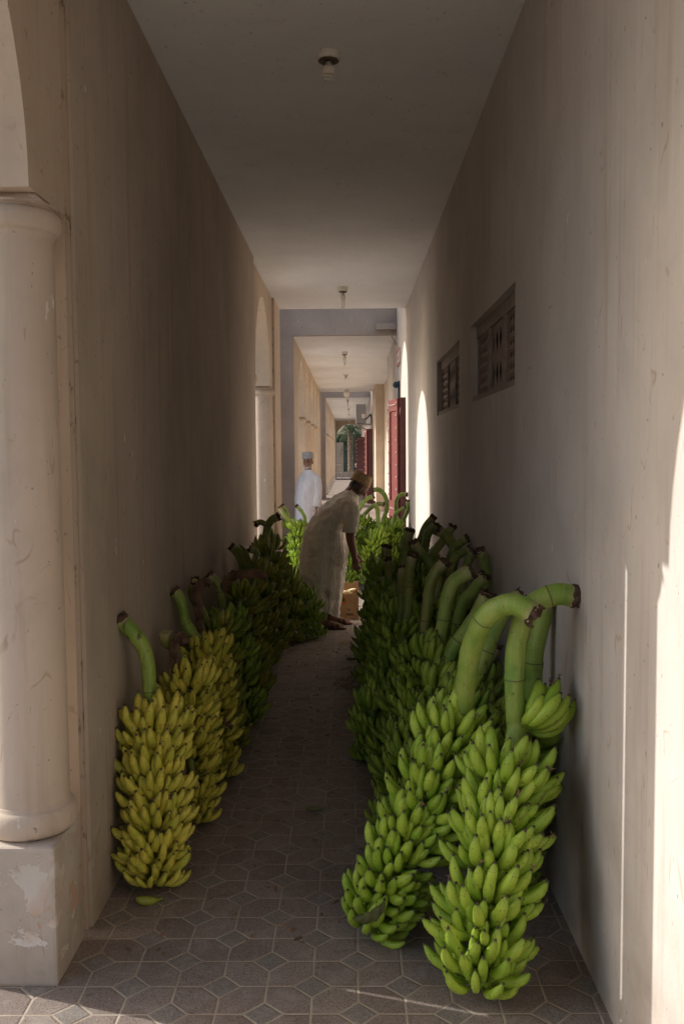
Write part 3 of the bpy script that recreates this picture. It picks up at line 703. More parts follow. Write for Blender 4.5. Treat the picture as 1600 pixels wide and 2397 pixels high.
bunch((.56,5.80),(.60,5.75,.78),[(.64,5.7,1.01),(.69,5.7,1.065),(.745,5.7,1.09)],'bgreen','solive','middle of the three short stalk ends poking right at the wall, with its bunch',GR,seed=14,r=.027)
bunch((.55,6.05),(.61,5.95,.80),[(.65,5.9,1.04),(.70,5.9,1.10),(.75,5.9,1.135)],'bgreen','solive','uppermost of the three short stalk ends poking right at the wall, with its bunch',GR,seed=15,r=.027)
bunch((.13,6.1),(.32,6.15,.70),[(.355,6.2,.90),(.375,6.2,1.04),(.405,6.2,1.165)],'bgreen','solive','dark bunch with a tall straight hollow topped stalk at the left of the row',GR,seed=16,r=.033)
bunch((.52,6.3),(.62,6.1,.76),[(.675,6.02,.95),(.675,6.0,1.06),(.63,6.0,1.14),(.575,6.0,1.18)],'bgreen','solive','dark bunch with a bruised stalk hooking left above the heap of stalks',GR,seed=17,r=.034)
bunch((.38,6.55),(.52,6.5,.80),[(.57,6.42,.96),(.64,6.4,1.07),(.715,6.4,1.175)],'bgreen','solive','dark bunch with a round cut stalk end highest against the wall',GR,seed=18,r=.030)
bunch((.09,6.6),(.26,6.6,.66),[(.28,6.6,.82),(.27,6.6,.92)],'bgreen','solive','dark aisle side bunch in front of the last two of the right row',GR,seed=19,r=.028)
bunch((.42,7.15),(.53,7.05,.86),[(.57,7.0,.97),(.595,7.0,1.07),(.655,7.0,1.14)],'bgreen','solive','dark bunch with a blunt thick stalk near the sunlit wall patch',GR,seed=20,r=.032)
bunch((.36,7.5),(.50,7.3,.88),[(.55,7.2,1.01),(.59,7.2,1.11),(.65,7.2,1.18)],'bgreen','solive','dark bunch whose slim stalk touches the sunlit wall patch in the photo',GR,seed=22,r=.027)
bunch((.12,7.15),(.27,7.15,.74),[(.29,7.15,.84),(.30,7.15,.95)],'bgreen','solive','dark aisle side bunch, last but one at the end of the right row',GR,seed=23,r=.027)
bunch((.16,7.75),(.26,7.75,.70),[(.28,7.75,.80),(.29,7.75,.90)],'bgreen','solive','last dark aisle side bunch of the right row, nearest the cardboard box',GR,seed=24,r=.027)
bunch((.08,4.93),(.12,4.98,.30),[(.13,5.0,.38)],'bgreen','sgreen','short green bunch on the floor jutting into the aisle from the right row',GR,seed=25,n=5,scale=.95,r=.025)
# ---- left row
bunch((-.765,3.44),(-.790,3.64,.60),[(-.812,3.65,.74),(-.822,3.65,.87),(-.85,3.65,.945),(-.895,3.65,1.0),(-.925,3.65,1.035)],'byellow','sgreen',
  'nearest yellow banana bunch on the left, leaning on the wall with an arched green stalk',GL,near=True,seed=31,n=11,scale=1.07,r=.031,azs=[-60,-120,-40,-130,-80,-110,-60,-100,-80,-90])
bunch((-.71,4.05),(-.76,4.2,.63),[(-.82,4.2,.80),(-.845,4.17,.83),(-.85,4.16,.88)],'byellow','solive','yellow bunch second on the left with a dry brown curling bract',GL,near=True,seed=32,n=11,r=.028,azs=[-50,-110,-70,-20,-100,-60],cut=False)
bunch((-.66,4.62),(-.76,4.7,.67),[(-.85,4.72,.80),(-.868,4.72,.88),(-.885,4.72,.95),(-.915,4.72,.985)],'byellow','sgreen','yellowish bunch third on the left with a smooth dark green stalk at the wall',GL,near=True,seed=33,n=11,r=.030,azs=[-40,-100,-10,-70])
bunch((-.68,5.12),(-.78,5.1,.70),[(-.85,5.0,.88),(-.86,4.95,.95),(-.835,4.9,1.01)],'bolive','solive','olive bunch with a forked brown topped stalk against the left wall',GL,seed=34,n=10,r=.026)
bunch((-.63,5.62),(-.76,5.55,.68),[(-.78,5.5,.80),(-.795,5.5,.90),(-.85,5.5,.96)],'bgreen','solive','green and yellow bunch with a broad brown leaf base arching toward the aisle',GL,seed=35,n=10,r=.028)
bunch((-.64,6.05),(-.74,6.05,.76),[(-.78,6.05,.90)],'bolive','solive','olive bunch with no visible stalk midway along the left row',GL,seed=36,n=10,r=.026)
bunch((-.66,6.6),(-.74,6.6,.70),[(-.76,6.5,.90),(-.80,6.5,.98),(-.845,6.5,1.03)],'bolive','solive','dark olive bunch with several shredded black tipped stalk strands',GL,seed=37,n=10,r=.028)
bunch((-.66,7.1),(-.72,7.1,.74),[(-.735,7.0,.86),(-.72,7.0,.93),(-.77,7.0,.96)],'bolive','solive','dark olive bunch with a drooping brown stalk before the arch',GL,seed=38,n=10,r=.026)
bunch((-.62,7.62),(-.69,7.7,.86),[(-.71,7.7,.96),(-.70,7.7,1.06),(-.66,7.7,1.13),(-.60,7.7,1.16)],'bolive','solive','dark bunch with a thick hooked stalk in front of the bright column',GL,seed=39,n=10,r=.034)
bunch((-.66,8.05),(-.68,8.0,.86),[(-.68,8.0,.96),(-.72,8.0,1.05),(-.78,8.0,1.09),(-.82,8.0,1.075)],'bolive','solive','bunch whose yellowish stalk hooks left across the bright column base',GL,seed=40,n=10,r=.026)
bunch((-.62,8.45),(-.66,8.4,.62),[(-.66,8.4,.72)],'bolive','solive','dark bunch against the wall behind the pale cut stump',GL,seed=43,n=8,r=.024,cut=True)
bunch((-.30,8.25),(-.42,8.35,.34),[(-.46,8.4,.40)],'bgreen','solive','dark green bunch lowest on the floor at the end of the left row',GL,seed=44,n=6,scale=1.0,r=.024)
bunch((-.50,8.05),(-.56,8.25,.50),[(-.585,8.5,.58),(-.60,8.55,.64)],'bolive','solive','low dark bunch with a pale cut stump left of the bending man',GL,seed=41,n=7,r=.026)
bunch((-.38,8.62),(-.44,8.85,.36),[(-.45,8.9,.42)],'bgreen','solive','very dark green bunch on the floor beside the bending man\'s feet',GL,seed=42,n=6,r=.024)
# ---- far lit bunches, left of the bending man
bunch((-.64,11.2),(-.66,11.3,.76),[(-.70,11.1,.84),(-.77,11.0,.92),(-.845,11.0,1.04)],'bgreen2','sgreen','bright green bunch left of the bending man, slim stalk leaning left',GF,seed=51,n=11,scale=.95,r=.022)
bunch((-.74,11.65),(-.74,11.65,.74),[(-.77,11.6,.86),(-.80,11.6,.95),(-.85,11.6,1.03)],'bgreen2','sgreen','bright green bunch behind, its stalk highest beside the grey pillar',GF,seed=52,scale=.9,r=.02)
bunch((-.52,11.5),(-.57,11.45,.76),[(-.56,11.4,.87),(-.60,11.4,.96),(-.66,11.4,1.03)],'bgreen2','sgreen','bright green bunch whose stalk curves left in front of the white robe',GF,seed=53,scale=.9,r=.022)
# ---- lit pile right of the bending man
bunch((.20,11.40),(.34,11.50,.62),[(.355,11.5,.72),(.35,11.5,.86),(.34,11.5,.98),(.29,11.5,1.06)],'bgreen2','sgreen','bright green bunch in front of the far pile with a yellow ringed upright stalk',GF,seed=54,n=9,scale=1.05,r=.028,azs=[-70,-100,-60,-110])
bunch((-.03,11.50),(.02,11.6,.50),[(.06,11.6,.62)],'bgreen2','sgreen','short bright green bunch just right of the knife hand',GF,seed=55,n=7,scale=.95,r=.022)
bunch((.06,11.85),(.10,11.7,.78),[(.09,11.5,.90),(.13,11.4,1.01),(.21,11.4,1.11),(.29,11.4,1.14)],'bgreen2','sgreen','bright green bunch with a smooth stalk arching right beside the man\'s shoulder',GF,seed=56,scale=.95,r=.028)
bunch((.22,12.1),(.22,12.0,.78),[(.16,11.85,.84),(.24,11.8,.95),(.34,11.8,1.02),(.43,11.8,1.02)],'bgreen2','solive','far pile bunch with a dull purplish stalk lying to the right',GF,seed=57,scale=.95,r=.028)
bunch((.42,11.95),(.42,11.9,.72),[(.43,11.9,.82),(.475,11.9,.95),(.46,11.9,1.11),(.38,11.9,1.20),(.30,11.9,1.20)],'bgreen2','sgreen','far pile bunch with the tallest stalk, hooking left in an S curve',GF,seed=58,scale=.95,r=.030)
bunch((.53,11.55),(.55,11.65,.74),[(.56,11.7,.84),(.585,11.7,.91),(.65,11.7,.96),(.70,11.7,.985)],'bgreen2','sgreen','far pile bunch with a slender stalk arching right, low in front',GF,seed=59,scale=1.0,r=.022)
bunch((.64,11.75),(.64,11.8,.72),[(.68,11.8,.80),(.72,11.8,.89),(.745,11.8,.98),(.75,11.8,1.06)],'bgreen2','sgreen','far pile bunch at the wall with a knobbly upright stalk and one orange fruit',GF,seed=60,scale=.95,r=.028)
bunch((.58,12.2),(.58,12.05,.74),[(.60,12.0,.90),(.60,12.0,1.05),(.66,12.0,1.13),(.74,12.0,1.13)],'bgreen2','sgreen','rearmost far pile bunch whose stalk lies level toward the red door',GF,seed=61,scale=.95,r=.026)
# ---- loose things among the bananas
def husk(pts,wd,label,name='dry_bract',cat='dry bract',mat='husk',th=.002,grp=None):
    O=Vector(pts[0]); bm=bmesh.new(); cm=catmull([Vector(p)-O for p in pts],8); N=len(cm); rows=[]
    for i,p in enumerate(cm):
        t=i/(N-1); d=(cm[min(N-1,i+1)]-cm[max(0,i-1)]).normalized(); s=d.cross(Vector((0,1,0.2))).normalized(); up=s.cross(d)
        ww=wd*((.75+.35*math.sin(math.pi*t)+.10*math.sin(7*t+wd*90)) if mat=='husk' else math.sin(math.pi*(.04+.92*t))**.8)
        rows.append([bm.verts.new(p+s*ww*q+up*(abs(q)**2*ww*.35+.004*math.sin(9*q+i))) for q in (-1,-.5,0,.5,1)])
    for a,b in zip(rows,rows[1:]):
        for k in range(4): f_=bm.faces.new((a[k],a[k+1],b[k+1],b[k])); f_.smooth=True
    bmesh.ops.solidify(bm,geom=bm.faces[:],thickness=th)
    o=mk(name,bm,mat,loc=O); return tag(o,label,cat,grp)
husk([(-.80,4.15,.62),(-.805,4.13,.74),(-.80,4.11,.83),(-.765,4.10,.87),(-.745,4.09,.84)],.022,'curled dry brown bract at the top of the second yellow bunch')
husk([(-.78,5.5,.78),(-.76,5.47,.90),(-.68,5.45,.965),(-.56,5.44,.975),(-.50,5.44,.95)],.026,'broad brown leaf base arching right over the left row')
husk([(-.80,4.84,.74),(-.81,4.84,.86),(-.82,4.84,.96),(-.78,4.84,1.01),(-.745,4.84,1.0)],.024,'brown curled split stalk sheath standing on the left row')
SL=['leftmost','second from left','third from left','rightmost']
for k in range(4):
    o=husk([(-.77+.03*k,6.45,.62),(-.765+.025*k,6.43,.84),(-.79+.02*k,6.4,.96+.012*k),(-.84+.022*k,6.38,1.02+.012*k)],.016,SL[k]+' of four shredded dark stalk strands above the left row',mat='solive',name='stalk_strand',cat='stalk strand',grp='shredded stalk strands')
husk([(.00,2.965,.150),(.035,2.945,.150),(.075,2.935,.175),(.105,2.94,.215)],.022,'dull grey green dead leaf stuck to the foot of the leaning green bunch','dead_leaf','dead leaf','leafdry')
husk([(-.57,4.0,.52),(-.55,3.96,.51),(-.52,3.94,.50)],.014,'small brown scrap stuck on the yellow bunches facing the aisle','dry_scrap','dry scrap')
husk([(-.02,5.78,.012),(.05,5.80,.03),(.12,5.85,.012)],.03,'pale brown dry sheath lying on the floor at the right row','dry_scrap','dry scrap')
husk([(-.10,8.05,.008),(-.05,8.02,.02),(.01,8.08,.008)],.012,'pale straw shaving on the floor in front of the man\'s foot','straw_scrap','straw scrap','cream')
V,F,U=VAR['hi']['b'][0]
me=fastmesh('fallen_banana',V,F,U,np.full(len(V),.2),'bolive'); o=link(me,'fallen_banana',None); o.matrix_world=Matrix.Translation((-.72,3.37,.019))@rotm('Z',205)@Matrix.Scale(.85,4)@rotm('Y',4); tag(o,'single bruised banana fallen on the paving before the nearest yellow bunch','banana')
# floor crumbs: countless tiny bits
rr=random.Random(9); bm=bmesh.new()
for _ in range(700):
    y=3+9*rr.random()**1.2; x=rr.uniform(-.85,.7); s=rr.uniform(.002,.009)
    m=Matrix.Translation((x,y,.004+s*.3))@rotm('Z',rr.uniform(0,360))@Matrix.Diagonal((s*rr.uniform(1,3.5),s,s*.5,1))
    bmesh.ops.create_icosphere(bm,subdivisions=1,radius=1,matrix=m)
tag(mk('floor_litter',bm,'husk'),kind='stuff')
for (x,y,l) in ((-.02,7.4,'dark green scrap of fruit on the paving right of the aisle centre'),(-.20,4.25,'small dark dropped fruit tip on the paving mid aisle')):
    bm=bmesh.new(); 
    for k in range(4): bmesh.ops.create_icosphere(bm,subdivisions=2,radius=.014,matrix=Matrix.Translation((.014*k,.008*math.sin(k*2),.012))@Matrix.Diagonal((1.4,.8,.8,1)))
    o=mk('fruit_scrap',bm,'leafdry',loc=(x,y,.002)); tag(o,l,'fruit scrap')
# brown wiry scrap on floor
bm=bmesh.new()
for k in range(7): 
    p=[Vector((.02*k,0,0))+Vector((rr.uniform(-.05,.05),rr.uniform(-.2,.2),rr.uniform(.004,.05))) for _ in range(4)]; tubepts(bm,catmull(p,5),.003,5)
tag(mk('dry_fibres',bm,'husk',loc=(-.10,6.6,.006)),'tangle of dry brown fibres on the floor beside the right row','dry fibres')
# ------------------------------------------------------------------ cardboard box
e=empty('cardboard_box',(-.03,9.35,.004),'open brown cardboard box with an orange fruit print beside the man','box')
w_,d_,h_=.22,.28,.26
bm=bmesh.new(); t=.005
box(bm,-w_/2-.1,w_/2,-d_/2,-d_/2+t,0,h_); box(bm,w_/2-t,w_/2,-d_/2+t,d_/2-t,0,h_); box(bm,-w_/2-.1,-w_/2-.1+t,-d_/2+t,d_/2-t,0,h_)
box(bm,-w_/2-.1+t,w_/2-t,-d_/2+t,d_/2-t,.0,.006); mk('box_sides',bm,'card',e)
# taller back flap with two notches
bm=bmesh.new(); x0,x1=-w_/2-.1,w_/2; pts=[(x0,0),(x1,0),(x1,.345)]
for c in (x1-.075,x1-.235):
    pts+=[(c+.022,.345)]+[(c+.022*math.cos(t_),.345-.022*math.sin(t_)) for t_ in [math.pi*k/6 for k in range(1,6)]]+[(c-.022,.345)]
pts+=[(x0,.345)]
a=[bm.verts.new((x,d_/2-t,z)) for x,z in pts]; fc=bm.faces.new(a); r_=bmesh.ops.extrude_face_region(bm,geom=[fc]); 
for v in r_['geom']:
    if isinstance(v,bmesh.types.BMVert): v.co.y+=t
bmesh.ops.recalc_face_normals(bm,faces=bm.faces); mk('back_flap',bm,'card',e)
def disc(bm,cx,cz,rx,rz,y,n=24,mi=0):
    f_=bm.faces.new([bm.verts.new((cx+rx*math.cos(2*math.pi*k/n),y,cz+rz*math.sin(2*math.pi*k/n))) for k in range(n)]); f_.material_index=mi
yf=-d_/2-.0015
bm=bmesh.new(); disc(bm,-.045,.195,.042,.042,yf); mk('orange_print',bm,'orangeink',e)
bm=bmesh.new(); disc(bm,-.05,.205,.012,.028,yf-.001); disc(bm,-.085,.205,.026,.009,yf-.001); disc(bm,-.035,.20,.010,.016,yf-.001); mk('leaf_print',bm,'greenink',e)
bm=bmesh.new()
for (a,b,c,d) in ((-.09,-.055,.02,.022),(-.09,-.088,.02,.085),(-.057,-.055,.02,.085),(-.09,-.055,.083,.085),(-.02,.06,.052,.062),(-.015,.05,.040,.046),(0,.03,.09,.10),(-.005,.015,.105,.112)):
    bm.faces.new([bm.verts.new(v) for v in ((a,yf,c),(b,yf,c),(b,yf,d),(a,yf,d))])
mk('faint_print',bm,'blackink',e)
# peelings inside the box
V,F,U=VAR['lo']['b'][1]
for k,(x,y,a) in enumerate(((-.06,.02,20),(.05,-.03,160),(-.13,0,80),(.0,.07,-30))):
    me=fastmesh('banana_piece',V*.8,F,U*.5+.3,np.full(len(V),.5),'byellow'); me.materials[0]=M['cream']; o=link(me,'banana_piece',None); o.matrix_world=Matrix.Translation((-.03+x,9.35+y,.25+.008*k))@rotm('Z',a)
    tag(o,['cut pale banana piece in the box, at its left','cut pale banana piece nearest the box front right','cut pale banana piece at the far left of the box','cut pale banana piece at the back of the box'][k],'banana piece')
# wooden/grey slab edge under the far pile
# ------------------------------------------------------------------ people
def remesh(bm,vox=.006,smooth=4):
    me=bpy.data.meshes.new('body'); bm.to_mesh(me); bm.free(); o=bpy.data.objects.new('tmp',me); COL.objects.link(o)
    m=o.modifiers.new('r','REMESH'); m.mode='VOXEL'; m.voxel_size=vox
    m=o.modifiers.new('s','SMOOTH'); m.factor=.5; m.iterations=smooth
    dg=bpy.context.evaluated_depsgraph_get(); out=bpy.data.meshes.new_from_object(o.evaluated_get(dg)); bpy.data.objects.remove(o); return out
def limb(bm,pts,rads,seg=14,n=6,squash=1):
    cm=catmull(pts,n); N=len(cm); k=len(pts)-1; rr_=[]
    for i in range(N):
        t=i/(N-1)*k; a=min(k-1,int(t)); rr_.append(rads[a]+(rads[a+1]-rads[a])*(t-a))
    tubepts(bm,cm,rr_,seg,squash=squash)
    for p,r_ in ((cm[0],rr_[0]),(cm[-1],rr_[-1])):
        bmesh.ops.create_icosphere(bm,subdivisions=2,radius=r_,matrix=Matrix.Translation(p))
def ell(bm,c,r,rot=None,sub=3):
    m=Matrix.Translation(c)@(rot or Matrix())@Matrix.Diagonal((*r,1)); return bmesh.ops.create_icosphere(bm,subdivisions=sub,radius=1,matrix=m)
def head_parts(bm,Mh):
    """head in its own frame: centre of skull at origin, face toward +x, up +z"""
    def E(c,r,rz=None): ell(bm,(0,0,0),(1,1,1),Mh@Matrix.Translation(c)@(rz or Matrix())@Matrix.Diagonal((*r,1)))
    E((-.005,0,.02),(.095,.075,.10)); E((.035,0,-.035),(.062,.060,.080)); E((.045,0,-.085),(.042,.042,.034))
    E((.088,0,.012),(.012,.045,.014))          # brow
    E((.098,0,-.022),(.011,.010,.026),rotm('Y',-16)); E((.108,0,-.040),(.012,.013,.010)); E((.101,.012,-.042),(.008,.007,.007)); E((.101,-.012,-.042),(.008,.007,.007))
    E((.090,0,-.068),(.012,.024,.006)); E((.088,0,-.078),(.012,.020,.006))
    E((.070,.038,-.028),(.022,.020,.022)); E((.070,-.038,-.028),(.022,.020,.022))
    for s in (-1,1):
        E((-.005,s*.080,-.015),(.016,.007,.032),rotm('X',s*8)@rotm('Y',12)); E((-.002,s*.080,-.040),(.010,.007,.012))
def hand_parts(bm,Mw,curl=50,side=1,grip=False):
    """hand frame: wrist at origin, fingers along -z, palm facing +x, thumb toward +y*side"""
    def W(p): return Mw@Vector(p)
    limb(bm,[W((0,0,0)),W((.0,0,-.03)),W((.0,0,-.085))],[.026,.034,.036],12,4,squash=.5)
    for k,(y,L) in enumerate(((.028*side,.070),(.010*side,.080),(-.009*side,.074),(-.027*side,.058))):
        p=Vector((0,y,-.085)); pts=[W(p)]; a=R(12+4*k) if not grip else R(35); seglen=(L*.45,L*.32,L*.25)
        for q,sl in enumerate(seglen):
            p=p+Vector((math.sin(a)*sl,0,-math.cos(a)*sl)); pts.append(W(p)); a+=R(curl*(.9+.06*k))
        limb(bm,pts,[.0098,.0090,.0082,.0072],8,3)
    t=[W((.006,.026*side,-.025)),W((.022,.044*side,-.052)),W((.036,.046*side,-.078)),W((.046,.034*side,-.098))]
    limb(bm,t,[.013,.012,.0105,.009],8,3)
def robe_rings(bm,rings,seg=40,amp=.008,seed=0,closed_top=True,pw=2.4):
    """rings: (back point, front point, half depth, y centre)"""
    out=[]
    P=[]
    for comp in range(len(rings)): P.append(rings[comp])
    # catmull through the rings
    cat=lambda idx:catmull([Vector(r[idx]) for r in P],6)
    Bk,Fr=cat(0),cat(1); D=catmull([Vector((r[2],0,0)) for r in P],6); N=len(Bk)
    for i in range(N):
        c=(Bk[i]+Fr[i])/2; ax=(Fr[i]-Bk[i])/2; hd=D[i].x; ring=[]
        for k in range(seg):
            a=2*math.pi*k/seg; ca,sa=math.cos(a),math.sin(a)
            sx=abs(ca)**(2/pw)*(1 if ca>0 else -1); sy=abs(sa)**(2/pw)*(1 if sa>0 else -1)
            p=c+ax*sx+Vector((0,hd*sy,0))
            ring.append((p,(ax*ca+Vector((0,hd*sa,0))).normalized(),a))
        out.append(ring)
    vs=[]
    for i,ring in enumerate(out):
        row=[]
        for p,nn,a in ring:
            v=i/(N-1)
            fold=(.55*math.sin(5*a+2.1*math.sin(a+3*v)+seed)+.45*math.sin(11*a+1.3*seed+4*v))*(1-v)**1.1*1.5
            wr=noise.noise(Vector((p.x*9+seed,p.y*9,p.z*22)))*1.3+noise.noise(Vector((p.x*26,p.y*26+seed,p.z*40)))*.5
            row.append(bm.verts.new(p+nn*amp*(fold+wr)))
        vs.append(row)
    for a,b in zip(vs,vs[1:]):
        for k in range(seg): q=bm.faces.new((a[k],a[(k+1)%seg],b[(k+1)%seg],b[k])); q.smooth=True
    if closed_top: bm.faces.new(vs[-1])
    return vs
def sleeve(bm,pts,rads,amp=.006,seed=0,seg=22):
    cm=catmull(pts,8); N=len(cm); k=len(pts)-1; rr_=[]
    for i in range(N):
        t=i/(N-1)*k; a=min(k-1,int(t)); rr_.append(rads[a]+(rads[a+1]-rads[a])*(t-a))
    rg=tubepts(bm,cm,rr_,seg,caps=False)
    for i,row in enumerate(rg):
        for v in row:
            d=(v.co-cm[i]).normalized(); v.co+=d*amp*(1.3*noise.noise(v.co*Vector((18,18,40)) if False else Vector((v.co.x*18+seed,v.co.y*18,v.co.z*42)))+.35*math.sin(i*.9+seed))
def cap(parent,Mh,mat,hgt=.085,r0=(.098,.082),tp=.9):
    bm=bmesh.new(); seg=32; rows=[]
    prof=[(1.02,-.004),(1.03,.0),(1.02,.012),(1.015,.015),(.995,hgt*.55),(tp,hgt-.004),(tp-.03,hgt),(.5,hgt+.006),(.05,hgt+.008)]
    for q,z in prof: rows.append([bm.verts.new(Mh@Vector((-.005+r0[0]*q*math.cos(2*math.pi*k/seg),r0[1]*q*math.sin(2*math.pi*k/seg),z))) for k in range(seg)])
    for a,b in zip(rows,rows[1:]):
        for k in range(seg): q=bm.faces.new((a[k],a[(k+1)%seg],b[(k+1)%seg],b[k])); q.smooth=True
    bm.faces.new(rows[-1]); return mk('cap',bm,mat,parent)
# --- standing man in white, turned toward us, head toward the camera and a little left
e=empty('person',(-.66,14.7,0),'man standing in a long white robe and embroidered grey cap, white beard, looking this way','person',rz=R(-38))
bm=bmesh.new()
Mh=Matrix.Translation((-.005,0,1.545))@rotm('Z',-72)@rotm('X',3)
head_parts(bm,Mh)
limb(bm,[(0,.01,1.33),(-.003,.0,1.42),(-.005,0,1.50)],[.062,.056,.056])
limb(bm,[(0,0,.85),(0,.0,1.05),(0,0,1.22),(0,.01,1.34)],[.12,.13,.12,.07],squash=.75)
limb(bm,[(-.10,.01,1.26),(.10,.01,1.26)],[.045,.045])
for s in (-1,1):
    limb(bm,[(s*.085,0,.88),(s*.085,0,.48),(s*.085,.01,.09)],[.085,.06,.042]); limb(bm,[(s*.085,.03,.05),(s*.09,-.10,.035),(s*.095,-.17,.03)],[.036,.036,.026])
    limb(bm,[(s*.135,.012,1.20),(s*.190,.0,1.04),(s*.186,-.047,.80)],[.034,.036,.028])
hand_parts(bm,Matrix.Translation((.185,-.05,.80))@rotm('Z',180),35,1); hand_parts(bm,Matrix.Translation((-.185,-.05,.80)),35,-1)
me=remesh(bm,.0065,3); link(me,'body','skin2',e,True)
bm=bmesh.new()
robe_rings(bm,[((-.225,-.02,.08),(.225,.02,.08),.25,0),((-.215,-.02,.4),(.21,0,.4),.215,0),((-.195,-.02,.75),(.195,-.01,.75),.195,0),((-.185,-.015,1.0),(.185,-.01,1.0),.185,0),((-.185,0,1.2),(.185,0,1.2),.155,0),((-.175,.01,1.29),(.175,.01,1.29),.12,0),((-.125,.01,1.355),(.125,.01,1.355),.09,0),((-.072,0,1.40),(.070,0,1.40),.072,0),((-.062,0,1.415),(.058,0,1.415),.064,0)],44,.011,2,False,2.1)
mk('robe',bm,'robew',e)
for s in (-1,1):
    bm=bmesh.new(); sleeve(bm,[Vector((s*.125,.015,1.30)),Vector((s*.168,.01,1.22)),Vector((s*.195,-.005,1.04)),Vector((s*.190,-.045,.83))],[.062,.075,.068,.060],.006,s*3); mk('sleeve',bm,'robew',e)
bm=bmesh.new(); tubepts(bm,[Vector((-.01,-.178,1.33)),Vector((-.02,-.19,1.20))],[.004,.003],6); mk('placket',bm,'robew',e)
cap(e,Mh@Matrix.Translation((0,0,.048)),'cap1',.10,(.103,.088),.97)
bm=bmesh.new()
for (c,r_) in (((.070,0,-.098),(.034,.040,.026)),((.045,.044,-.088),(.034,.010,.022)),((.045,-.044,-.088),(.034,.010,.022)),((.098,0,-.055),(.006,.022,.004))):
    ell(bm,(0,0,0),(1,1,1),Mh@Matrix.Translation(c)@Matrix.Diagonal((*r_,1)),2)
mk('beard',bm,'beardw',e,True)
bm=bmesh.new()
for s in (-1,1): ell(bm,(0,0,0),(1,1,1),Mh@Matrix.Translation((.088,s*.030,-.006))@Matrix.Diagonal((.010,.015,.007,1)),2); ell(bm,(0,0,0),(1,1,1),Mh@Matrix.Translation((.094,s*.032,.010))@Matrix.Diagonal((.008,.020,.004,1)),2)
mk('eyes_and_brows',bm,'eye',e,True)
# --- bending man, facing right and away, cutting with a small knife
e=empty('person',(-.20,8.8,0),'man bending over the bananas in a stained beige robe and tan patterned cap','person')
O=Vector((-.20,8.8,0))
def W(x,y,z): return Vector((x,y,z))-O
bm=bmesh.new()
Mh=Matrix.Translation(W(.085,8.86,1.35))@rotm('Z',22)@rotm('Y',36)
head_parts(bm,Mh)
limb(bm,[W(-.04,8.84,1.24),W(.0,8.85,1.30),W(.06,8.86,1.36)],[.066,.060,.060])
limb(bm,[W(-.30,8.84,.86),W(-.26,8.84,1.0),W(-.14,8.84,1.12),W(-.02,8.84,1.22)],[.11,.11,.105,.07],squash=1)
limb(bm,[W(-.03,8.70,1.18),W(-.03,8.98,1.18)],[.045,.045])
limb(bm,[W(-.28,8.76,.86),W(-.29,8.77,.50),W(-.27,8.72,.10)],[.09,.060,.044]); limb(bm,[W(-.28,8.90,.86),W(-.25,8.90,.50),W(-.21,8.96,.10)],[.09,.062,.044])
for (x,y) in ((-.27,8.71),(-.21,8.96)):
    limb(bm,[W(x-.03,y,.045),W(x+.05,y-.005,.055),W(x+.13,y-.01,.035),W(x+.185,y-.015,.028)],[.034,.038,.036,.024],squash=1)
    for k in range(5): limb(bm,[W(x+.17-.006*abs(k-1),y-.048+.018*k+.0,.026),W(x+.215-.010*k if y<9 else x+.215-.01*(4-k),y-.050+.018*k,.020)],[.011,.009],8,2)
# right arm (near us) reaching down
limb(bm,[W(-.005,8.68,1.17),W(.005,8.61,1.04),W(.0,8.60,.90),W(.022,8.63,.78),W(.042,8.66,.685)],[.056,.048,.044,.037,.026])
hand_parts(bm,Matrix.Translation(W(.043,8.66,.69))@rotm('Y',-8)@rotm('Z',15),75,1,True)
limb(bm,[W(-.01,8.99,1.17),W(-.02,8.98,.96),W(.03,8.86,.74)],[.050,.043,.028])
hand_parts(bm,Matrix.Translation(W(.03,8.86,.74))@rotm('Y',-20),45,-1)
me=remesh(bm,.006,3); link(me,'body','skin',e,True)
bm=bmesh.new()
def WW(x,z): return W(x,8.83,z)
robe_rings(bm,[(WW(-.505,.30),WW(-.115,.105),.17,0),(WW(-.50,.44),WW(-.085,.32),.185,0),(WW(-.49,.60),WW(-.055,.55),.19,0),(WW(-.475,.76),WW(-.03,.74),.195,0),(WW(-.44,.92),WW(-.03,.87),.20,0),(WW(-.375,1.05),WW(-.035,.95),.205,0),(WW(-.27,1.175),WW(.0,.99),.205,0),(WW(-.16,1.26),WW(.045,1.04),.205,0),(WW(-.07,1.315),WW(.075,1.12),.18,0),(WW(-.02,1.335),WW(.085,1.21),.12,0),(WW(.005,1.345),WW(.085,1.275),.075,0)],56,.015,5,False,2.02)
mk('robe',bm,'robeb',e)
for (y,s,pts) in ((8.64,4,[W(-.035,8.70,1.22),W(.005,8.64,1.16),W(.008,8.60,1.06),W(-.002,8.60,.965)]),(9.04,7,[W(-.04,8.96,1.22),W(-.01,9.0,1.14),W(-.015,9.0,1.04),W(-.02,8.985,.95)])):
    bm=bmesh.new(); sleeve(bm,pts,[.085,.085,.075,.066],.007,s); mk('sleeve',bm,'robeb',e)
    bm=bmesh.new(); c=pts[-1]; sleeve(bm,[c+Vector((0,0,.035)),c+Vector((0,0,.0)),c+Vector((0,0,-.022))],[.070,.072,.068],.004,s+1); mk('rolled_cuff',bm,'robeb',e)
cap(e,Mh@Matrix.Translation((-.012,0,.040))@rotm('Y',-8),'cap2',.095,(.104,.086),.95)
bm=bmesh.new()
for (c,r_) in (((-.060,0,-.005),(.042,.070,.050)),((-.02,.055,-.005),(.055,.022,.042)),((-.02,-.055,-.005),(.055,.022,.042))): ell(bm,(0,0,0),(1,1,1),Mh@Matrix.Translation(c)@Matrix.Diagonal((*r_,1)),2)
mk('hair',bm,'hairg',e,True)
bm=bmesh.new()
